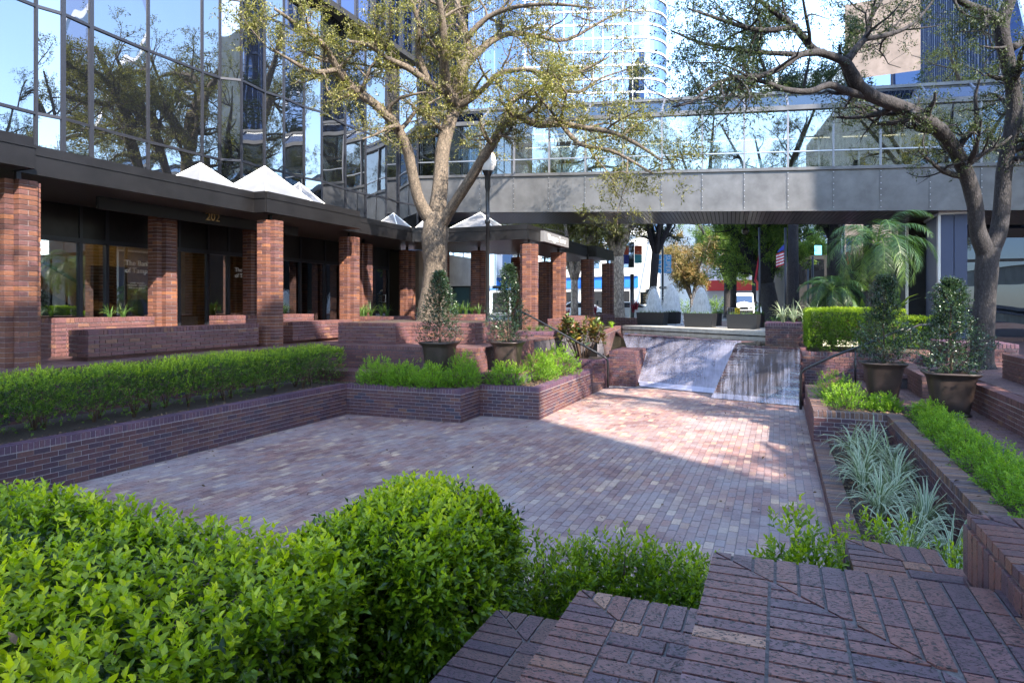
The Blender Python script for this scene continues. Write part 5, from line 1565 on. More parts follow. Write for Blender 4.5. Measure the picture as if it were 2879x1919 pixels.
# ================================================================ TREES
def oak(label, base_pts, base_r, limbs, bark, leaf, seed, density=1.0, maxlen=2.0, leafn=5, leafsize=.055, upb=.12, name='oak_tree', skip=.0, spray=.18, leafprob=.75, flat=.6, minz=None, start=.25):
    rs = random.Random(seed); root = thing(name, label, 'tree', base_pts[0])
    mb = MB(); trunk_mesh(mb, base_pts, base_r, 14); mb.build('trunk', bark, root, smooth=True)
    mb = MB(); tips = []
    st = random.getstate(); random.seed(seed)
    for pts, rad in limbs:
        P, Rr = trunk_mesh(mb, pts, rad, 9)
        grow(mb, P, Rr, 0, tips, density, maxlen, upb, flat, rs=rs, start=start)
        tips.append((P[-1], (P[-1] - P[-2]).normalized(), 2))
    random.setstate(st)
    o = mb.build('limb', bark, root, smooth=True); o['kind'] = 'stuff'
    r = np.random.default_rng(seed)
    T = [t for t in tips if r.random() < leafprob and (minz is None or t[0].z > minz)]
    P = np.array([t[0] for t in T]); A = np.array([t[1] for t in T]) + r.normal(0, .5, (len(T), 3))
    # leaf density varies over the crown: clumps and bare gaps
    nz = smooth_noise(P, 1.3, seed); keep = nz > (skip - .9 * r.random(len(P)))
    P, A = P[keep], A[keep]
    P = np.repeat(P, 2, 0) + r.normal(0, .07, (len(P) * 2, 3)); A = np.repeat(A, 2, 0) + r.normal(0, .6, (len(P), 3))
    p, a, sz, tt = sprigs(P, A, leafn, spray, leafsize, 1.1)
    leaves('crown', p, a, sz, leaf, root, tint=tt, aspect=.4)
    return root, len(P)
def L(*pp):  # P-pixel + depth stations
    return [PC(x, y, d) for x, y, d in pp]
t1 = L((988, 790, 18.6), (990, 735, 18.6), (998, 660, 18.6), (1000, 600, 18.5), (998, 545, 18.4), (1003, 490, 18.4))
t1r = [.52, .43, .37, .35, .37, .33]
limbs1 = [
    (L((1000, 520, 18.4), (965, 465, 18.2), (948, 400, 18.0), (935, 340, 17.8), (905, 283, 17.5), (862, 240, 17.2), (812, 203, 17), (776, 160, 16.6), (745, 105, 16.2), (690, 62, 15.6), (630, 20, 15)), [.22, .17, .15, .145, .14, .125, .11, .095, .075, .05, .03]),
    (L((1003, 500, 18.4), (1012, 420, 18.5), (1016, 350, 18.6), (1030, 290, 18.7), (1048, 235, 18.8), (1054, 180, 18.9), (1075, 120, 19.2), (1064, 60, 19.5), (1045, -10, 19.8), (1040, -90, 20)), [.26, .22, .2, .19, .19, .16, .13, .11, .09, .06]),
    (L((1040, 250, 18.8), (1022, 180, 18.2), (1020, 110, 17.6), (1015, 40, 17.2), (1000, -40, 16.8)), [.17, .14, .12, .1, .07]),
    (L((1026, 215, 18.4), (985, 190, 18.0), (935, 155, 17.5), (890, 135, 17), (850, 105, 16.4), (800, 95, 16)), [.11, .095, .085, .07, .055, .03]),
    (L((985, 190, 18), (960, 120, 17.8), (962, 60, 17.5), (945, 0, 17.2)), [.1, .08, .07, .05]),
    (L((1010, 520, 18.4), (1045, 465, 18.0), (1078, 415, 17.6), (1110, 362, 17.2), (1138, 318, 16.8), (1158, 282, 16.4), (1185, 262, 16), (1232, 286, 15.6), (1290, 285, 15.2), (1350, 295, 14.8), (1410, 305, 14.4), (1470, 335, 14), (1520, 370, 13.6)), [.2, .15, .14, .13, .125, .12, .1, .085, .075, .06, .05, .04, .02]),
    (L((1158, 285, 16.4), (1172, 240, 16.8), (1200, 215, 17.5), (1260, 200, 18.2), (1330, 212, 19), (1380, 180, 19.5), (1440, 160, 20)), [.09, .075, .065, .055, .045, .03, .02]),
    (L((1050, 245, 18.8), (1085, 225, 18.6), (1115, 200, 18.3), (1150, 168, 18), (1215, 160, 17.6), (1270, 175, 17.2), (1330, 165, 17), (1400, 130, 16.8)), [.11, .09, .08, .07, .06, .05, .04, .02]),
    (L((1062, 160, 19), (1110, 110, 19.2), (1165, 78, 19.4), (1230, 82, 19.6), (1300, 92, 20), (1380, 50, 20.4), (1450, 15, 20.8)), [.11, .09, .08, .065, .055, .04, .02]),
    (L((1070, 90, 19.2), (1120, 40, 19), (1190, 15, 18.6), (1280, 10, 18), (1370, 20, 17.6)), [.09, .075, .06, .045, .02]),
    (L((776, 160, 16.6), (720, 165, 16), (670, 140, 15.4), (620, 110, 15)), [.07, .055, .04, .02]),
    (L((1290, 285, 15.2), (1330, 330, 14.6), (1400, 345, 14.2), (1460, 375, 13.8), (1500, 400, 13.5)), [.06, .05, .04, .03, .015]),
]
oak('big live oak with a pale three forked trunk in the middle left', t1, t1r, limbs1, M['bark'], M['oakleaf'], 11, density=1.2, maxlen=2.0, leafn=6, leafsize=.078, spray=.2, leafprob=.95, skip=.06)
t2 = L((2256, 856, 13.2), (2256, 830, 13.2), (2257, 760, 13.2), (2262, 690, 13.2), (2266, 620, 13.2), (2270, 570, 13.2))
t2r = [.30, .21, .195, .19, .20, .215]
limbs2 = [
    (L((2266, 585, 13.2), (2246, 530, 13.1), (2240, 470, 13.0), (2222, 405, 12.9), (2195, 348, 12.7), (2160, 300, 12.4), (2105, 262, 12.1), (2055, 240, 11.9), (2010, 224, 11.7), (1975, 200, 11.5), (1955, 165, 11.3), (1940, 140, 11.2)), [.17, .155, .145, .14, .135, .13, .125, .12, .115, .11, .1, .09]),
    (L((1945, 145, 11.2), (1915, 130, 11.1), (1870, 115, 11), (1845, 85, 10.9), (1815, 55, 10.8), (1775, 25, 10.6), (1730, -10, 10.4)), [.08, .07, .065, .06, .05, .04, .02]),
    (L((1890, 120, 11), (1840, 125, 10.8), (1795, 155, 10.6), (1745, 175, 10.4), (1690, 178, 10.2), (1640, 195, 10), (1585, 235, 9.8), (1545, 245, 9.6)), [.065, .055, .05, .045, .035, .03, .02, .012]),
    (L((2000, 222, 11.7), (1945, 210, 11.4), (1905, 195, 11.2), (1860, 210, 11), (1800, 205, 10.8), (1740, 185, 10.6), (1690, 205, 10.4), (1660, 245, 10.2), (1630, 235, 10)), [.075, .07, .06, .05, .045, .035, .03, .02, .01]),
    (L((1830, 60, 10.8), (1760, 70, 10.6), (1700, 60, 10.4), (1640, 40, 10.2), (1580, 20, 10)), [.05, .04, .035, .025, .012]),
    (L((1830, 125, 10.8), (1740, 120, 10.9), (1660, 110, 11), (1600, 95, 11), (1540, 70, 11)), [.045, .038, .03, .022, .012]),
    (L((1945, 140, 11.2), (1968, 110, 11.3), (1992, 80, 11.4), (2000, 40, 11.5), (2025, 0, 11.6)), [.075, .06, .05, .04, .03]),
    (L((1985, 90, 11.4), (2040, 80, 11.6), (2090, 60, 11.8), (2125, 25, 12), (2150, -10, 12)), [.045, .04, .03, .025, .015]),
    (L((2272, 585, 13.2), (2292, 540, 13.2), (2302, 470, 13.2), (2306, 400, 13.2), (2318, 330, 13.1), (2330, 260, 13.0), (2326, 190, 12.9), (2312, 130, 12.8), (2300, 60, 12.7), (2320, 0, 12.6), (2345, -60, 12.5)), [.17, .155, .145, .14, .145, .14, .135, .135, .14, .11, .09]),
    (L((2302, 55, 12.7), (2270, 30, 12.6), (2230, 15, 12.5), (2190, -8, 12.3), (2130, -40, 12)), [.1, .085, .075, .06, .04]),
    (L((2325, 110, 12.8), (2360, 90, 12.9), (2400, 60, 13)), [.08, .06, .04]),
    (L((2318, 108, 12.8), (2280, 110, 12.3), (2250, 105, 12)), [.03, .022, .012]),
]
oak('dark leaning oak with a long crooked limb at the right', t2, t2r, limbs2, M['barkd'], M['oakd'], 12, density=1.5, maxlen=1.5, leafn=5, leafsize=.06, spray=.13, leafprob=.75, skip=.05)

def street_tree(label, x, y, h, spread, tr, seed, leaf='farleaf', bark='bark', fork=.35, lean=0, z=1.1, leafsize=.2, density=.8, n=6, skip=-.2, leafn=5, name='street_tree', prob=.9, ml=None):
    rs = random.Random(seed); b = Vector((x, y, z - .05)); f = b + Vector((lean * .3, 0, h * fork))
    lm = []
    for i in range(n):
        a = 6.283 * i / n + rs.uniform(-.4, .4); e = f + Vector((math.cos(a) * spread * rs.uniform(.6, 1) + lean, math.sin(a) * spread * rs.uniform(.6, 1), h * (1 - fork) * rs.uniform(.45, 1)))
        m = f.lerp(e, .4) + Vector((0, 0, h * .08)); lm.append(([f - Vector((0, 0, .2)), f.lerp(m, .6) + Vector((rs.uniform(-.1, .1), 0, 0)), m, e], [tr * .6, tr * .48, tr * .36, tr * .1]))
    return oak(label, [b, b.lerp(f, .1), b.lerp(f, .5), f], [tr * 1.25, tr, tr * .9, tr * .85], lm, M[bark], M[leaf], seed, density=density, maxlen=ml or spread * .62, leafn=leafn, leafsize=leafsize, spray=leafsize * 2.2, leafprob=prob, skip=skip, name=name, start=.2)
def tp(px, d, **k):
    c = C(px, 853, d); return c.x, c.y
for i, (px, d, h, sp, tr, leaf, bark, lab, kw_) in enumerate([
    (1735, 35, 12, 3.6, .42, 'oakleaf', 'barkp', 'stout pale sunlit tree between the last column and the corner shop', dict(fork=.32)),
    (1615, 36, 12, 4.0, .22, 'oakleaf', 'barkp', 'slender pale forked tree seen between the colonnade columns', dict(fork=.22)),
    (1660, 44, 13, 4.2, .25, 'oakleaf', 'barkp', 'pale tree behind the gap of the last columns', {}),
    (1560, 42, 13, 4.5, .3, 'oakleaf', 'barkp', 'pale street tree rising behind the canopy sign', {}),
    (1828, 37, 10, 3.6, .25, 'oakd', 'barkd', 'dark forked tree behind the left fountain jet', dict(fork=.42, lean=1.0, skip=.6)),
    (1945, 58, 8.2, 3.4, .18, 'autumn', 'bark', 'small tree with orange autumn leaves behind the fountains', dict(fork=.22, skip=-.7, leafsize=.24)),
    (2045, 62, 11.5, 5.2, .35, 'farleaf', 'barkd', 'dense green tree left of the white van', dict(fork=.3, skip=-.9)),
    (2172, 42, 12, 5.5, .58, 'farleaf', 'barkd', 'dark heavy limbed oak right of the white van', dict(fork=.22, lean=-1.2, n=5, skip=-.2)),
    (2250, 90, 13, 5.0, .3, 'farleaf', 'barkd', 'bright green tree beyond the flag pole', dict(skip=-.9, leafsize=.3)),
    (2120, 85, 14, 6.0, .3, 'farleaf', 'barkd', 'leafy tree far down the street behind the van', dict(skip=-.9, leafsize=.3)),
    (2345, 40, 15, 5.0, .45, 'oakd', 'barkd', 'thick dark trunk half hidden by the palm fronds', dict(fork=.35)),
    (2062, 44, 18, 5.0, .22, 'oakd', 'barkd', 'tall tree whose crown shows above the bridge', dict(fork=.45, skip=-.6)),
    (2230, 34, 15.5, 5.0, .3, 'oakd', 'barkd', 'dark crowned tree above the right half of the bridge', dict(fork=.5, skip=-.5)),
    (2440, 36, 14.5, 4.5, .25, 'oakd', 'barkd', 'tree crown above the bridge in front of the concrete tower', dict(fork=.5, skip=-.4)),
    (1480, 52, 12, 5, .28, 'oakleaf', 'barkp', 'pale lit tree deep behind the corner of the canopy', {}),
    ]):
    x, y = tp(px, d)
    street_tree(lab, x, y, h, sp, tr, 300 + i, leaf, bark, **{'leafsize': .17, **kw_})
# unseen oaks: some mirrored in the panes, the rest added to dapple sunlight
for i, (x, y, h, s_, lab) in enumerate([(11.5, 22, 15, 6, 'large oak by the tower seen mirrored in the left panes'), (9.5, 9.2, 13.5, 4.6, 'unseen oak added on the upper walk to shade the right tree and plaza'), (10, 38, 14, 6, 'oak beyond the bridge seen mirrored in the panes'), (7.6, 2.6, 11.5, 4.2, 'unseen broad oak added over the right terrace to dapple the sun patch'), (2.8, -1.5, 17, 5.5, 'unseen tall oak added behind the viewpoint to dapple the columns'), (-1.5, -5.0, 17, 5, 'second unseen tall oak added behind the viewpoint for dappled light')]):
    street_tree(lab, x, y, h, s_, .4, 340 + i, 'oakleaf', 'bark', fork=.3, leafsize=.12, z=1.1, skip=.0, density=.7)

# palms
def palm(label, c, h, r0, fl, n, seed, tilt=0):
    root = thing('palm_tree', label, 'palm', c); c = Vector(c); r = random.Random(seed)
    mb = MB(); pts = []; rad = []
    for i in range(26):
        t = i / 25; pts.append(c + Vector((tilt * t * t, 0, h * t))); rad.append(r0 * (1.05 - .1 * t + (.13 if i % 2 else 0)) * (1 if t < .55 else 1.22 - .12 * (1 - t)))
    mb.tube(pts, rad, 12); mb.build('trunk', M['barkd'], root, smooth=False)
    top = pts[-1]
    for i in range(n):
        a = i * 2.4 + r.uniform(-.2, .2); el = math.radians(80 - 95 * (i / n) ** .8 + r.uniform(-8, 8)); ln = fl * r.uniform(.8, 1.08)
        d = Vector((math.cos(a), math.sin(a), 0)); p = top.copy(); st = []; ang = el
        K = 14
        for k in range(K + 1):
            st.append(p.copy()); p = p + (d * math.cos(ang) + Vector((0, 0, math.sin(ang)))) * ln / K; ang -= math.radians(7 + 3.0 * k / K * 2)
        V = []; F = []; T = []
        s = Vector((-d.y, d.x, 0))
        for k in range(K):
            q, q2 = st[k], st[k + 1]; b = len(V); w = .012 * (1 - k / K) + .003
            V += [q - s * w, q + s * w, q2 + s * w, q2 - s * w]; F.append((b, b + 1, b + 2, b + 3)); T.append(.85)
            if k < 2: continue
            tdir = (q2 - q).normalized(); nrm = s.cross(tdir)
            for m_ in range(4):
                o_ = q.lerp(q2, m_ / 4)
                for sg in (-1, 1):
                    f = (k + m_ / 5) / K; ll = fl * .27 * math.sin(math.pi * (.12 + .84 * f)) ** .7 * r.uniform(.85, 1.1)
                    dd = (s * sg * 1.0 + tdir * .75 - Vector((0, 0, .22)) + nrm * r.uniform(-.25, .35)).normalized()
                    e1 = o_ + dd * ll * .55; e2 = e1 + (dd - Vector((0, 0, .55))).normalized() * ll * .45; ww = tdir * .0075
                    b = len(V); V += [o_ - ww, o_ + ww, e1 + ww, e1 - ww, e2, e2]; F += [(b, b + 1, b + 2, b + 3), (b + 3, b + 2, b + 4, b + 5)]; tt = min(1, max(0, .35 + r.gauss(0, .15) + (.35 if i > n * .7 else 0))); T += [tt, tt]
        np_mesh('frond', np.array([tuple(v) for v in V]), F, M['palm'], root, T)
    return root
palm('feathery date palm rising above the square hedge', (2.35, 20.6, 1.0), 3.0, .15, 1.85, 34, 1, .15)
palm('smaller yellow green palm left of the tall palm', (1.55, 23.0, 1.1), 1.7, .13, 1.5, 26, 2)
# slender royal palm trunks at the back right
for i, (px, d, tilt, lab) in enumerate([(2553, 33, -.1, 'ringed grey palm trunk nearest the dark pier'), (2528, 37, .3, 'slim pale palm trunk leaning left of the ringed one'), (2572, 39, .2, 'thin palm trunk hard against the pier')]):
    c = C(px, 853, d); root = thing('palm_tree', lab, 'palm', (c.x, c.y, 1.1)); mb = MB()
    mb.tube([(c.x + tilt * t * t * -1.2, c.y, 1.1 + 7 * t) for t in np.linspace(0, 1, 22)], [.17 - .03 * (k % 2) * .3 for k in range(22)], 10); mb.build('trunk', M['barkp'], root, smooth=True)
# broad leaf plants and red cordylines
def rosette(label, c, n, L_, w, mat, seed, name='cordyline', cat='plant', spread=.55, k=1, rad=.5, group=None):
    root = thing(name, label, cat, c, group); r = np.random.default_rng(seed)
    for j in range(k):
        a = r.random() * 6.28; q = (c[0] + rad * math.cos(a) * r.random(), c[1] + rad * .5 * math.sin(a), c[2] + r.random() * .5)
        blades(root, q, n, L_, w, M[mat], spread, seed * 7 + j, 'blades', variegated=False, seg=4)
cA = C(2290, 850, 27)
for i, (px, d, lab) in enumerate([(2265, 28, 'red cordyline at the left end of the red bed'), (2300, 27, 'tall red cordyline in the middle of the red bed'), (2335, 26, 'dense red cordyline behind the lamp poles'), (2365, 25.5, 'red cordyline at the foot of the small palm')]):
    c = C(px, 853, d); rosette(lab, (c.x, c.y, 1.2), 26, .6, .07, 'red', 400 + i, k=7, rad=1.0, group='red cordylines beyond the hedge')
for i, (px, d, lab) in enumerate([(1788, 31, 'orange red cordyline behind the first black planter'), (1594, 34, 'small dark red plant in a pale pot by the colonnade'), (1672, 33, 'small red plant between the last columns')]):
    c = C(px, 853, d); rosette(lab, (c.x, c.y, 1.6), 24, .55, .06, 'red', 420 + i, k=2, rad=.2, group='red plants near the street')
for i, (x, y) in enumerate([(3.1, 22.3), (1.9, 21.8)]):
    rosette(['broad blue green leaves right of the tall palm', 'broad blue green leaves left of the tall palm'][i], (x, y, 1.2), 12, 1.3, .24, 'lirio', 430 + i, name='broad_leaf_plant', spread=.5)
shrub('green foliage bank behind the bike rack', (3.9, 30.0, 1.1), 1.6, .8, 1.3, 300, .14, 'farleaf', seed=91)
shrub('dark green shrub below the red cordylines', (.6, 24.5, 1.1), 1.0, .8, 1.0, 260, .1, 'lirio', seed=92)
shrub('round street shrub behind the van', (C(2010, 853, 75).x, C(2010, 853, 75).y, 1.1), 5, 1.5, 1.6, 300, .3, 'farleaf', seed=93)
hedge('hedge', 'low sunlit hedge beside the dark pier', 'hedge', 3.2, 4.35, 26.0, 27.0, 1.1, 1.95, 900, .05, M['shrub'], sides='ftl', per=5, seed=14, amp=.05)

# ================================================================ FOUNTAIN
for i, (px, d, h, w, lab) in enumerate([(1838, 29.5, 1.75, .52, 'leftmost white fountain jet'), (1888, 30.5, 1.95, .56, 'middle white fountain jet, tallest and behind the planters'), (1971, 27.5, 1.75, .55, 'right white fountain jet in front of the autumn tree')]):
    c = C(px, 853, d); root = thing('fountain_jet', lab, 'fountain', (c.x, c.y, 1.2), 'white fountain jets')
    for q, (f, g) in enumerate(((1, 1), (.8, .97), (.58, .92), (.35, .86))):
        mb = MB(); prof = [(w * f * math.sqrt(max(0, 1 - t)) * (1 + .04 * math.sin(t * 40 + q)) + .004, h * g * t + (.35 if True else 0) + .0) for t in np.linspace(0, 1, 22)]
        mb.lathe((c.x, c.y, 1.0), [(r_ , z_) for r_, z_ in prof], 28); mb.build('water_plume', M['jet'], root, smooth=True)
    # loose drops at the rim
    r = np.random.default_rng(i); n = 900; t = r.random(n) ** .8; a = r.random(n) * 6.283; rr = w * np.sqrt(1 - t * .97) * (1 + .13 * np.abs(r.normal(size=n)))
    P = np.stack([c.x + rr * np.cos(a), c.y + rr * np.sin(a), 1.35 + h * t * 1.02], 1)
    leaves('water_drop', P, np.tile([0, 0, 1.0], (n, 1)) + r.normal(0, .1, (n, 3)), .06, M['jet'], root, aspect=.25)
def planter_tub(label, px0, px1, d, zt, y2=None, dep=.55):
    c = C((px0 + px1) / 2, 853, d); w = (px1 - px0) / FPX * d; root = thing('black_planter', label, 'planter', (c.x, c.y, 1.51), 'black planters on the pale ledge')
    ang = math.atan2(-4.1, 5.6); 
    X = Vector((math.cos(ang * .35), math.sin(ang * .35), 0)); Y = Vector((-X.y, X.x, 0)); me = MB()
    h = zt - 1.51; cz = Vector((c.x, c.y, 0)) + Y * dep / 2
    for s, t0, t1 in ((1, 0, .035),):
        vs = []
        for z, sc in ((1.512, .92), (zt, 1.0)):
            for (u, v) in ((-1, -1), (1, -1), (1, 1), (-1, 1)): p = cz + X * u * w / 2 * sc + Y * v * dep / 2 * sc; vs.append((p.x, p.y, z))
        for (u, v) in ((-1, -1), (1, -1), (1, 1), (-1, 1)): p = cz + X * u * (w / 2 - .04) + Y * v * (dep / 2 - .04); vs.append((p.x, p.y, zt))
        for (u, v) in ((-1, -1), (1, -1), (1, 1), (-1, 1)): p = cz + X * u * (w / 2 - .04) + Y * v * (dep / 2 - .04); vs.append((p.x, p.y, zt - .08))
        fs = [(3, 2, 1, 0)] + [(i, (i + 1) % 4, 4 + (i + 1) % 4, 4 + i) for i in range(4)] + [(4 + i, 4 + (i + 1) % 4, 8 + (i + 1) % 4, 8 + i) for i in range(4)] + [(8 + i, 8 + (i + 1) % 4, 12 + (i + 1) % 4, 12 + i) for i in range(4)]
        me.mesh(vs, fs)
    me.build('tub', M['boxp'], root)
    mb = MB(); mb.poly(vs[12:16]); mb.build('soil', M['mulch'], root)
    for k in range(7):
        p = cz + X * w * (-.42 + .14 * k); blades(root, (p.x, p.y, zt - .07), 16, .22, .014, M['lirio'], 1, int(px0) + k, 'blades', variegated=False, seg=3)
planter_tub('black trough planter at the left end of the ledge, half in sun', 1786, 1868, 27.2, 2.03)
planter_tub('narrow black trough partly behind the leftmost one', 1866, 1903, 28.6, 2.03)
planter_tub('middle black trough planter under the right fountain jet', 1920, 2004, 24.6, 2.03)
planter_tub('black trough tucked behind the middle one', 2000, 2018, 26.0, 2.03)
planter_tub('black trough planter nearest the pool block', 2042, 2127, 22.9, 2.03)
planter_tub('black trough tucked behind the one near the pool block', 2122, 2139, 24.2, 2.03)

# ================================================================ RAILS, LAMP, SIGNS
def rail(label, pts, posts, r=.03):
    root = thing('handrail', label, 'handrail', pts[0])
    mb = MB(); P, _ = trunk_mesh(mb, pts, [r] * len(pts), 10, sub=1); mb.build('rail', M['black'], root, smooth=True)
    for (a, b) in posts:
        mb = MB(); mb.tube([a, b], .02, 8); mb.build('post', M['black'], root, smooth=True)
Pb = G(1709, 1090, 0.0)
def rp(px, py, d): return C(px, py, d)
dd = 18.6
rail('black handrail climbing left from the plaza beside the waterfall', [rp(1709, 1088, dd), rp(1709, 1030, dd), rp(1708, 1012, dd), rp(1700, 1003, dd + .02), rp(1685, 995, dd + .05), rp(1590, 943, dd + .35), rp(1500, 893, dd + .6), rp(1475, 880, dd + .7), rp(1458, 874, dd + .7), rp(1448, 880, dd + .7), rp(1447, 900, dd + .7)],
     [(rp(1589, 944, dd + .35), rp(1589, 986, dd + .35)), (rp(1447, 898, dd + .7), rp(1447, 935, dd + .7))])
def yp(px, py, Y):
    t = (px - CXP) / FPX; return C(px, py, Y / (math.sin(PSI) * t + math.cos(PSI)))
rail('black handrail climbing right over the steps behind the lime shrubs', [yp(x, y, 16.3) for x, y in ((2251, 1150), (2251, 1062), (2253, 1046), (2262, 1037), (2290, 1024), (2345, 1000), (2405, 978), (2440, 965), (2520, 932), (2548, 922))],
     [(yp(2405, 980, 16.3), yp(2405, 1085, 16.3))])
rail('short black handrail at the top of the right steps', [rp(2541, 935, 17.5), rp(2560, 923, 17.6), rp(2585, 913, 17.7), rp(2620, 911, 17.8)], [(rp(2560, 924, 17.6), rp(2560, 962, 17.6))])
# globe lamp
root = thing('street_lamp', 'black lamp post with a clear globe in front of the bridge', 'street lamp', (-7.2, 15.9, ZL))
lx, ly = PC(1120, 600, 17.4).x, PC(1120, 600, 17.4).y; root.location = (lx, ly, ZL)
mb = MB(); mb.lathe((lx, ly, ZL), [(.1, 0), (.1, .1), (.07, .3), (.055, .5), (.05, 3.1), (.07, 3.12), (.07, 3.2), (.05, 3.22), (.055, 4.0), (.075, 4.05), (.075, 4.35), (.1, 4.4), (.13, 4.48), (.15, 4.5), (.0, 4.51)], 14); mb.build('post', M['black'], root, smooth=True)
mb = MB(); mb.lathe((lx, ly, ZL + 4.5), [(.13, 0), (.17, .05), (.225, .17), (.23, .27), (.2, .4), (.14, .48), (.12, .5), (.15, .55), (.13, .62), (.06, .68), (.02, .76), (0, .77)], 20); mb.build('globe', M['globe'], root, smooth=True)
mb = MB(); mb.lathe((lx, ly, ZL + 4.52), [(.05, 0), (.05, .1), (.07, .14), (.07, .24), (0, .26)], 10); mb.build('bulb', M['white'], root, smooth=True)
def pole(label, px, d, top, r=.07, name='lamp_post', mat='black', parts=None):
    c = C(px, 853, d); root = thing(name, label, name.replace('_', ' '), (c.x, c.y, 1.1)); mb = MB()
    zt = C(px, top, d).z; mb.tube([(c.x, c.y, 1.05), (c.x, c.y, 1.6), (c.x, c.y, zt)], [r * 1.4, r, r * .85], 10); mb.build('post', M[mat], root, smooth=True)
    return root, c, zt
def banner(root, c, px0, px1, py0, py1, d, mats, txt=None, tsize=.4, vert=True, tmat='white', name='banner'):
    a, b = C(px0, py0, d), C(px1, py1, d); X = Vector((b.x - a.x, b.y - a.y, 0)); N = Vector((X.y, -X.x, 0)).normalized()
    n = len(mats)
    for i, m_ in enumerate(mats):
        z0 = b.z + (a.z - b.z) * (n - 1 - i) / n; z1 = b.z + (a.z - b.z) * (n - i) / n
        mb = MB(); mb.obox(((a.x + b.x) / 2, (a.y + b.y) / 2, (z0 + z1) / 2), X / 2, N * .012, (0, 0, (z1 - z0) / 2 - .002)); mb.build(name if i == 0 else 'banner_panel', m_, root)
    if txt:
        rz = math.atan2(X.y, X.x)
        o = text('lettering', txt, (0, 0, 0), tsize, rz, M[tmat] if isinstance(tmat, str) else tmat, root)
        o.location = Vector(((a.x + b.x) / 2, (a.y + b.y) / 2, (a.z + b.z) / 2)) + N * .03 - rootloc(root)
        if vert: o.rotation_euler = (Matrix.Rotation(rz, 3, 'Z') @ Matrix.Rotation(math.pi / 2, 3, 'X') @ Matrix.Rotation(-math.pi / 2, 3, 'Z')).to_euler()
orange = plain('banner_orange', (.6, .10, .04), .6); teal = plain('banner_teal', (.03, .25, .32), .6); navy = plain('banner_navy', (.03, .05, .3), .6)
sky_b = plain('banner_blue', (.08, .4, .75), .6); redb = plain('banner_red', (.55, .03, .05), .6); yel = plain('notice_yellow', (.85, .55, .02), .6)
root, c, zt = pole('dark post between two red and blue banners near the corner shop', 1777, 38, 770, .13)
banner(root, c, 1784, 1805, 690, 740, 38, [orange, teal]); banner(root, c, 1750, 1768, 690, 742, 38, [orange, navy])
# shield emblem
sc_ = C(1794, 708, 37.9); mb = MB(); mb.prism([(-.11, .13), (0, .1), (.11, .13), (.11, -.05), (0, -.16), (-.11, -.05)], 0, .01)
o = mb.build('shield_emblem', navy, root); o.location = Vector(sc_) - root.location; o.rotation_euler = (math.pi / 2, 0, PSI)
o2 = text('lettering', 'NFL', Vector(sc_) + Vector((.01, -.03, -.01)), .1, PSI, M['white'], root)
root, c, zt = pole('street post with two light blue banners and a one way sign', 1863, 40, 660, .07)
banner(root, c, 1867, 1887, 716, 768, 40, [sky_b], 'SUPER', .38); banner(root, c, 1840, 1859, 716, 768, 40, [sky_b], 'LV', .6)
banner(root, c, 1852, 1874, 805, 812, 39.9, [M['black']], 'ONE WAY', .13, False, name='one_way_sign')
root, c, zt = pole('dark flag pole with a furled flag in front of the oak right of the van', 2135, 34, 640, .055, 'flag_pole')
root = thing('flag', 'limp red and white flag hanging on the dark pole', 'flag', (C(2128, 760, 34)))
mb = MB(); V = [C(2133, 715, 34), C(2120, 790, 33.9), C(2126, 795, 34.1), C(2134, 730, 34)]; mb.poly(V); mb.build('cloth', redb, root)
root, c, zt = pole('tall slim flag pole right of the heavy limbed oak', 2208, 33, 640, .07, 'flag_pole')
root = thing('flag', 'American flag hanging from the slim pole beside the oak', 'flag', (C(2195, 720, 33)))
for k in range(9):
    mb = MB(); d_ = 33; y0 = 708 + k * 4.2; xs = [2182, 2190, 2198, 2205]; V = []
    top_ = [C(x, y0 + 6 - (x - 2182) * .35 + (0 if k else 0), d_ + .1 * math.sin(j * 2.1)) for j, x in enumerate(xs)]; bot = [p - Vector((0, 0, .072)) for p in top_]
    for j in range(3): mb.poly([bot[j], bot[j + 1], top_[j + 1], top_[j]])
    mb.build('stripe', redb if k % 2 == 0 else M['white'], root)
mb = MB(); V = [C(2186, 707, 33), C(2205, 700, 33), C(2205, 690, 33), C(2198, 692, 33)]
mb.poly([C(2183, 711, 32.98), C(2205, 702, 32.98), C(2205, 686, 32.98), C(2197, 694, 32.98)]); mb.build('canton', navy, root)
for i, (px, d, top, lab) in enumerate([(2272, 30, 755, 'thin dark lamp pole in front of the red plants'), (2285, 26, 720, 'thicker dark pole beside the thin lamp pole'), (2372, 29, 600, 'tall green flag pole behind the palm fronds'), (2515, 32, 730, 'dark sign post with a vertical blue sign behind the palm')]):
    root, c, zt = pole(lab, px, d, top, .045)
    if i == 2: banner(root, c, 2378, 2392, 690, 745, 29, [M['white'], redb, redb]); banner(root, c, 2380, 2394, 668, 690, 29, [navy])
    if i == 3: banner(root, c, 2518, 2534, 790, 835, 32, [M['blue_metal']], 'P  P', .25)
root, c, zt = pole('post with red white and blue event banners down the street', 2245, 62, 770, .06)
banner(root, c, 2220, 2231, 778, 806, 62, [redb], 'EVENTS', .26); banner(root, c, 2234, 2247, 770, 802, 62, [navy, redb], None); banner(root, c, 2251, 2262, 770, 800, 62, [redb], 'LV', .5)
root, c, zt = pole('traffic light post with a red round sign', 2218, 50, 802, .05)
sg = C(2218, 811, 49.9); mb = MB(); mb.lathe((0, 0, 0), [(0, 0), (.2, 0), (.2, .02), (0, .02)], 16); o = mb.build('round_sign', redb, root); o.location = sg - root.location; o.rotation_euler = (math.pi / 2, 0, PSI)
banner(root, c, 2214, 2222, 825, 833, 49.9, [M['white']], None, name='notice'); banner(root, c, 2214, 2222, 835, 845, 49.9, [M['black']], None, name='signal_box')
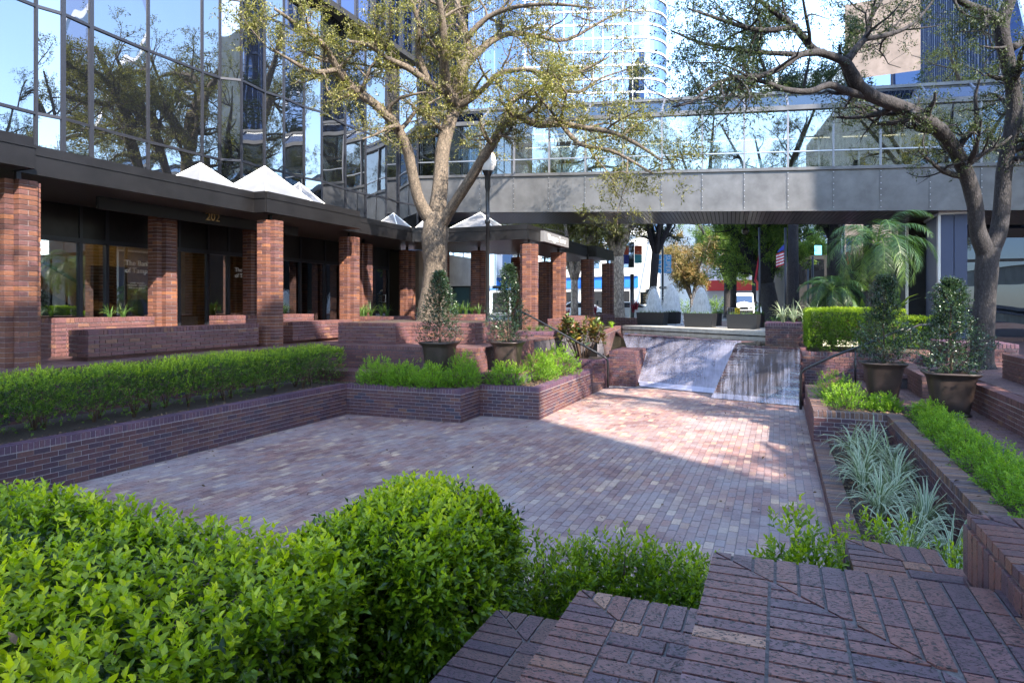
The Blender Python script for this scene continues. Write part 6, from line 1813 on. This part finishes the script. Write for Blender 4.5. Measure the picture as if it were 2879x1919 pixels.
mb = MB(); mb.lathe(C(2218, 838, 49.8), [(0, 0), (.07, .03), (.07, .09), (0, .12)], 8); mb.build('signal_lamp', emis('red_signal', (1, .08, .02), 5), root)
# shop panels of bright colour at the right of the street
root = thing('event_hoarding', 'red white and blue event hoarding behind the palm', 'hoarding', C(2310, 853, 55))
for k, (x0, x1, y0, y1, m_) in enumerate([(2265, 2280, 730, 760, M['white']), (2283, 2310, 725, 760, redb), (2270, 2312, 762, 776, sky_b), (2290, 2310, 690, 716, sky_b), (2312, 2330, 790, 830, M['white']), (2285, 2300, 820, 840, teal)]):
    banner(root, None, x0, x1, y0, y1, 55, [m_], None, name='printed_panel')
# historical marker
root = thing('historical_marker', 'black and gold historical marker plaque behind the first jet', 'sign', C(1825, 853, 33))
c = C(1824, 838, 33); rz = PSI; X = Vector((math.cos(rz), math.sin(rz), 0)); N = Vector((X.y, -X.x, 0))
mb = MB(); mb.obox(c, X * .42, N * .03, (0, 0, .30)); mb.build('plaque', M['black'], root)
mb = MB(); mb.tube([c + X * .2 * math.cos(t) + Vector((0, 0, .30 + .22 * math.sin(t))) for t in np.linspace(0, math.pi, 9)], .02, 6); mb.tube([c + X * a_ + Vector((0, 0, b_)) for a_, b_ in ((-.42, -.3), (.42, -.3), (.42, .3), (-.42, .3), (-.42, -.3))], .014, 5); mb.build('gold_rim', M['gold'], root)
mb = MB(); mb.lathe(c + Vector((0, 0, .28)), [(0, 0), (.17, .02), (.15, .14), (0, .2)], 12); mb.build('crest', M['black'], root)
mb = MB(); mb.tube([Vector((c.x, c.y, 1.1)), c - Vector((0, 0, .3))], .04, 8); mb.build('post', M['black'], root)
for k in range(5): mb = MB(); mb.obox(c + Vector((0, 0, .18 - .09 * k)) + N * .035, X * (.3 - .03 * (k % 2)), N * .003, (0, 0, .012)); mb.build('text_line', M['gold'], root)
# crowd barrier with a yellow notice
root = thing('crowd_barrier', 'steel crowd barrier in front of the white van', 'barrier', C(2075, 853, 40))
mb = MB(); a, b = C(2045, 865, 40), C(2108, 868, 40)
for z in (0, -.55): mb.tube([a + Vector((0, 0, z)), b + Vector((0, 0, z))], .02, 6)
for k in range(14): p = a.lerp(b, k / 13); mb.tube([p, p - Vector((0, 0, .55 if k not in (1, 12) else .95))], .011, 5)
mb.build('frame', M['alu'], root)
root = thing('notice_board', 'yellow printed notice hung on the crowd barrier', 'sign', C(2073, 874, 39.8))
banner(root, None, 2066, 2080, 865, 885, 39.8, [yel], 'O', .3, False, 'black', name='board')
# bike rack loop
root = thing('bike_rack', 'black looped bike rack beside the dark pier', 'rack', C(2549, 870, 26)); a = C(2538, 885, 26); b = C(2562, 885, 26); h_ = .38
mb = MB(); mb.tube([a - Vector((0, 0, .3)), a, a + Vector((0, 0, .12)) + (b - a) * .08, a.lerp(b, .25) + Vector((0, 0, .22)), a.lerp(b, .75) + Vector((0, 0, .22)), b + Vector((0, 0, .12)) - (b - a) * .08, b, b - Vector((0, 0, .3))], .025, 8); mb.build('loop', M['black'], root, smooth=True)

# ================================================================ VEHICLES
def loft(mb, secs, mi=0):
    """secs: list of closed rings with equal counts"""
    n = len(secs[0]); b = len(mb.v)
    for s in secs: mb.v += [tuple(p) for p in s]
    for i in range(len(secs) - 1):
        for k in range(n): mb.f.append((b + i * n + k, b + i * n + (k + 1) % n, b + (i + 1) * n + (k + 1) % n, b + (i + 1) * n + k)); mb.m.append(mi); mb.t.append(.5)
    mb.f.append(tuple(b + k for k in range(n))[::-1]); mb.m.append(mi); mb.t.append(.5)
    mb.f.append(tuple(b + (len(secs) - 1) * n + k for k in range(n))); mb.m.append(mi); mb.t.append(.5)
def vehicle(name, label, cat, px, d, rz, profile, width, paint, glass_spec, wheels, z=1.08, wr=.34, scale=1):
    c = C(px, 853, d); root = thing(name, label, cat, (c.x, c.y, z), rz=rz)
    mb = MB(); secs = []
    for t, ins in ((-1, .10), (-.9, .02), (0, 0), (.9, .02), (1, .10)):
        y = t * width / 2; cxm = sum(p[0] for p in profile) / len(profile); czm = sum(p[1] for p in profile) / len(profile)
        secs.append([(p[0] + (cxm - p[0]) * ins * .3, y * (1 - max(0, p[1] - 1.0) * .09), p[1] + (czm - p[1]) * ins * .5) for p in profile])
    loft(mb, secs); o = mb.build('body', paint); o.parent = root
    for poly in glass_spec.get('side', []):
        for s in (-1, 1):
            me = MB(); me.poly([(x, s * (width / 2 * (1 - max(0, zz - 1.0) * .09) + .004), zz) for x, zz in poly][::s]); o = me.build('side_window', M['dark']); o.parent = root
    for (p, q) in glass_spec.get('front', []):
        me = MB(); w_ = width / 2 - .15; nx = (q[1] - p[1]); nz = -(q[0] - p[0]); l = math.hypot(nx, nz); nx, nz = nx / l * .012, nz / l * .012
        me.poly([(p[0] + nx, -w_, p[1] + nz), (p[0] + nx, w_, p[1] + nz), (q[0] + nx, w_ - .06, q[1] + nz), (q[0] + nx, -w_ + .06, q[1] + nz)]); o = me.build('windscreen', M['glass_mirror']); o.parent = root
    fxm = max(p[0] for p in profile)
    for s in (-1, 1):
        me = MB(); me.box(fxm - .06, fxm + .015, s * width * .36 - .14, s * width * .36 + .14, .78, .98); o = me.build('headlight', M['alu']); o.parent = root
        me = MB(); me.box(fxm - 1.35, fxm - 1.2, s * (width / 2 + .12) - .1, s * (width / 2 + .12) + .1, 1.25, 1.55); o = me.build('wing_mirror', M['black']); o.parent = root
    me = MB(); me.box(fxm - .03, fxm + .02, -width * .2, width * .2, .72, .98); o = me.build('grille', M['black']); o.parent = root
    me = MB(); me.box(fxm - .05, fxm + .05, -width * .45, width * .45, .32, .6); o = me.build('bumper', M['black']); o.parent = root
    for x in wheels:
        for s in (-1, 1):
            me = MB(); me.tube([(x, s * (width / 2 - .2), wr), (x, s * (width / 2 + .01), wr)], wr, 18); o = me.build('wheel', M['black']); o.parent = root
            me = MB(); me.tube([(x, s * (width / 2 + .005), wr), (x, s * (width / 2 + .02), wr)], wr * .6, 12); o2 = me.build('hub_cap', M['alu']); o2.parent = o
    return root
van_prof = [(-2.8, .35), (2.75, .3), (2.8, .75), (2.65, 1.1), (1.95, 1.3), (1.15, 2.2), (.7, 2.45), (-2.7, 2.5), (-2.8, 2.3)]
vehicle('parked_van', 'white delivery van parked beyond the fountains', 'van', 2093, 72, -math.pi / 2 + PSI - .35, van_prof, 2.0, M['white'], {'side': [[(1.0, 1.35), (1.75, 1.35), (1.1, 2.05), (.5, 2.1), (.5, 1.35)]], 'front': [((1.9, 1.33), (1.2, 2.15))]}, (-1.9, 1.9))
car_prof = [(-2.2, .3), (2.2, .3), (2.25, .65), (2.1, .85), (1.2, .98), (.45, 1.42), (-.9, 1.46), (-1.7, 1.02), (-2.2, .95)]
cg = {'side': [[(.95, 1.0), (.35, 1.36), (-.85, 1.4), (-1.45, 1.02)]], 'front': [((1.18, 1.0), (.48, 1.4))]}
silver = plain('silver_paint', (.4, .42, .45), .3, .6); darkp = plain('dark_paint', (.03, .035, .045), .3)
vehicle('parked_car', 'silver car behind the stout pale tree', 'car', 1780, 52, R(8), car_prof, 1.8, silver, cg, (-1.4, 1.4))
vehicle('parked_car', 'white car seen between the colonnade columns', 'car', 1640, 52, R(5), car_prof, 1.8, M['white'], cg, (-1.4, 1.4))
vehicle('parked_car', 'dark car behind the slim tree in the colonnade gap', 'car', 1585, 55, R(5), car_prof, 1.8, darkp, cg, (-1.4, 1.4))
vehicle('parked_car', 'grey car coming up the street left of the flag pole', 'car', 2142, 80, -math.pi / 2 + PSI, car_prof, 1.8, silver, cg, (-1.4, 1.4))
vehicle('parked_car', 'pale car half hidden behind the heavy limbed oak', 'car', 2198, 66, -math.pi / 2 + PSI + .3, car_prof, 1.8, M['white'], cg, (-1.4, 1.4))
SC.view_layers[0].update()
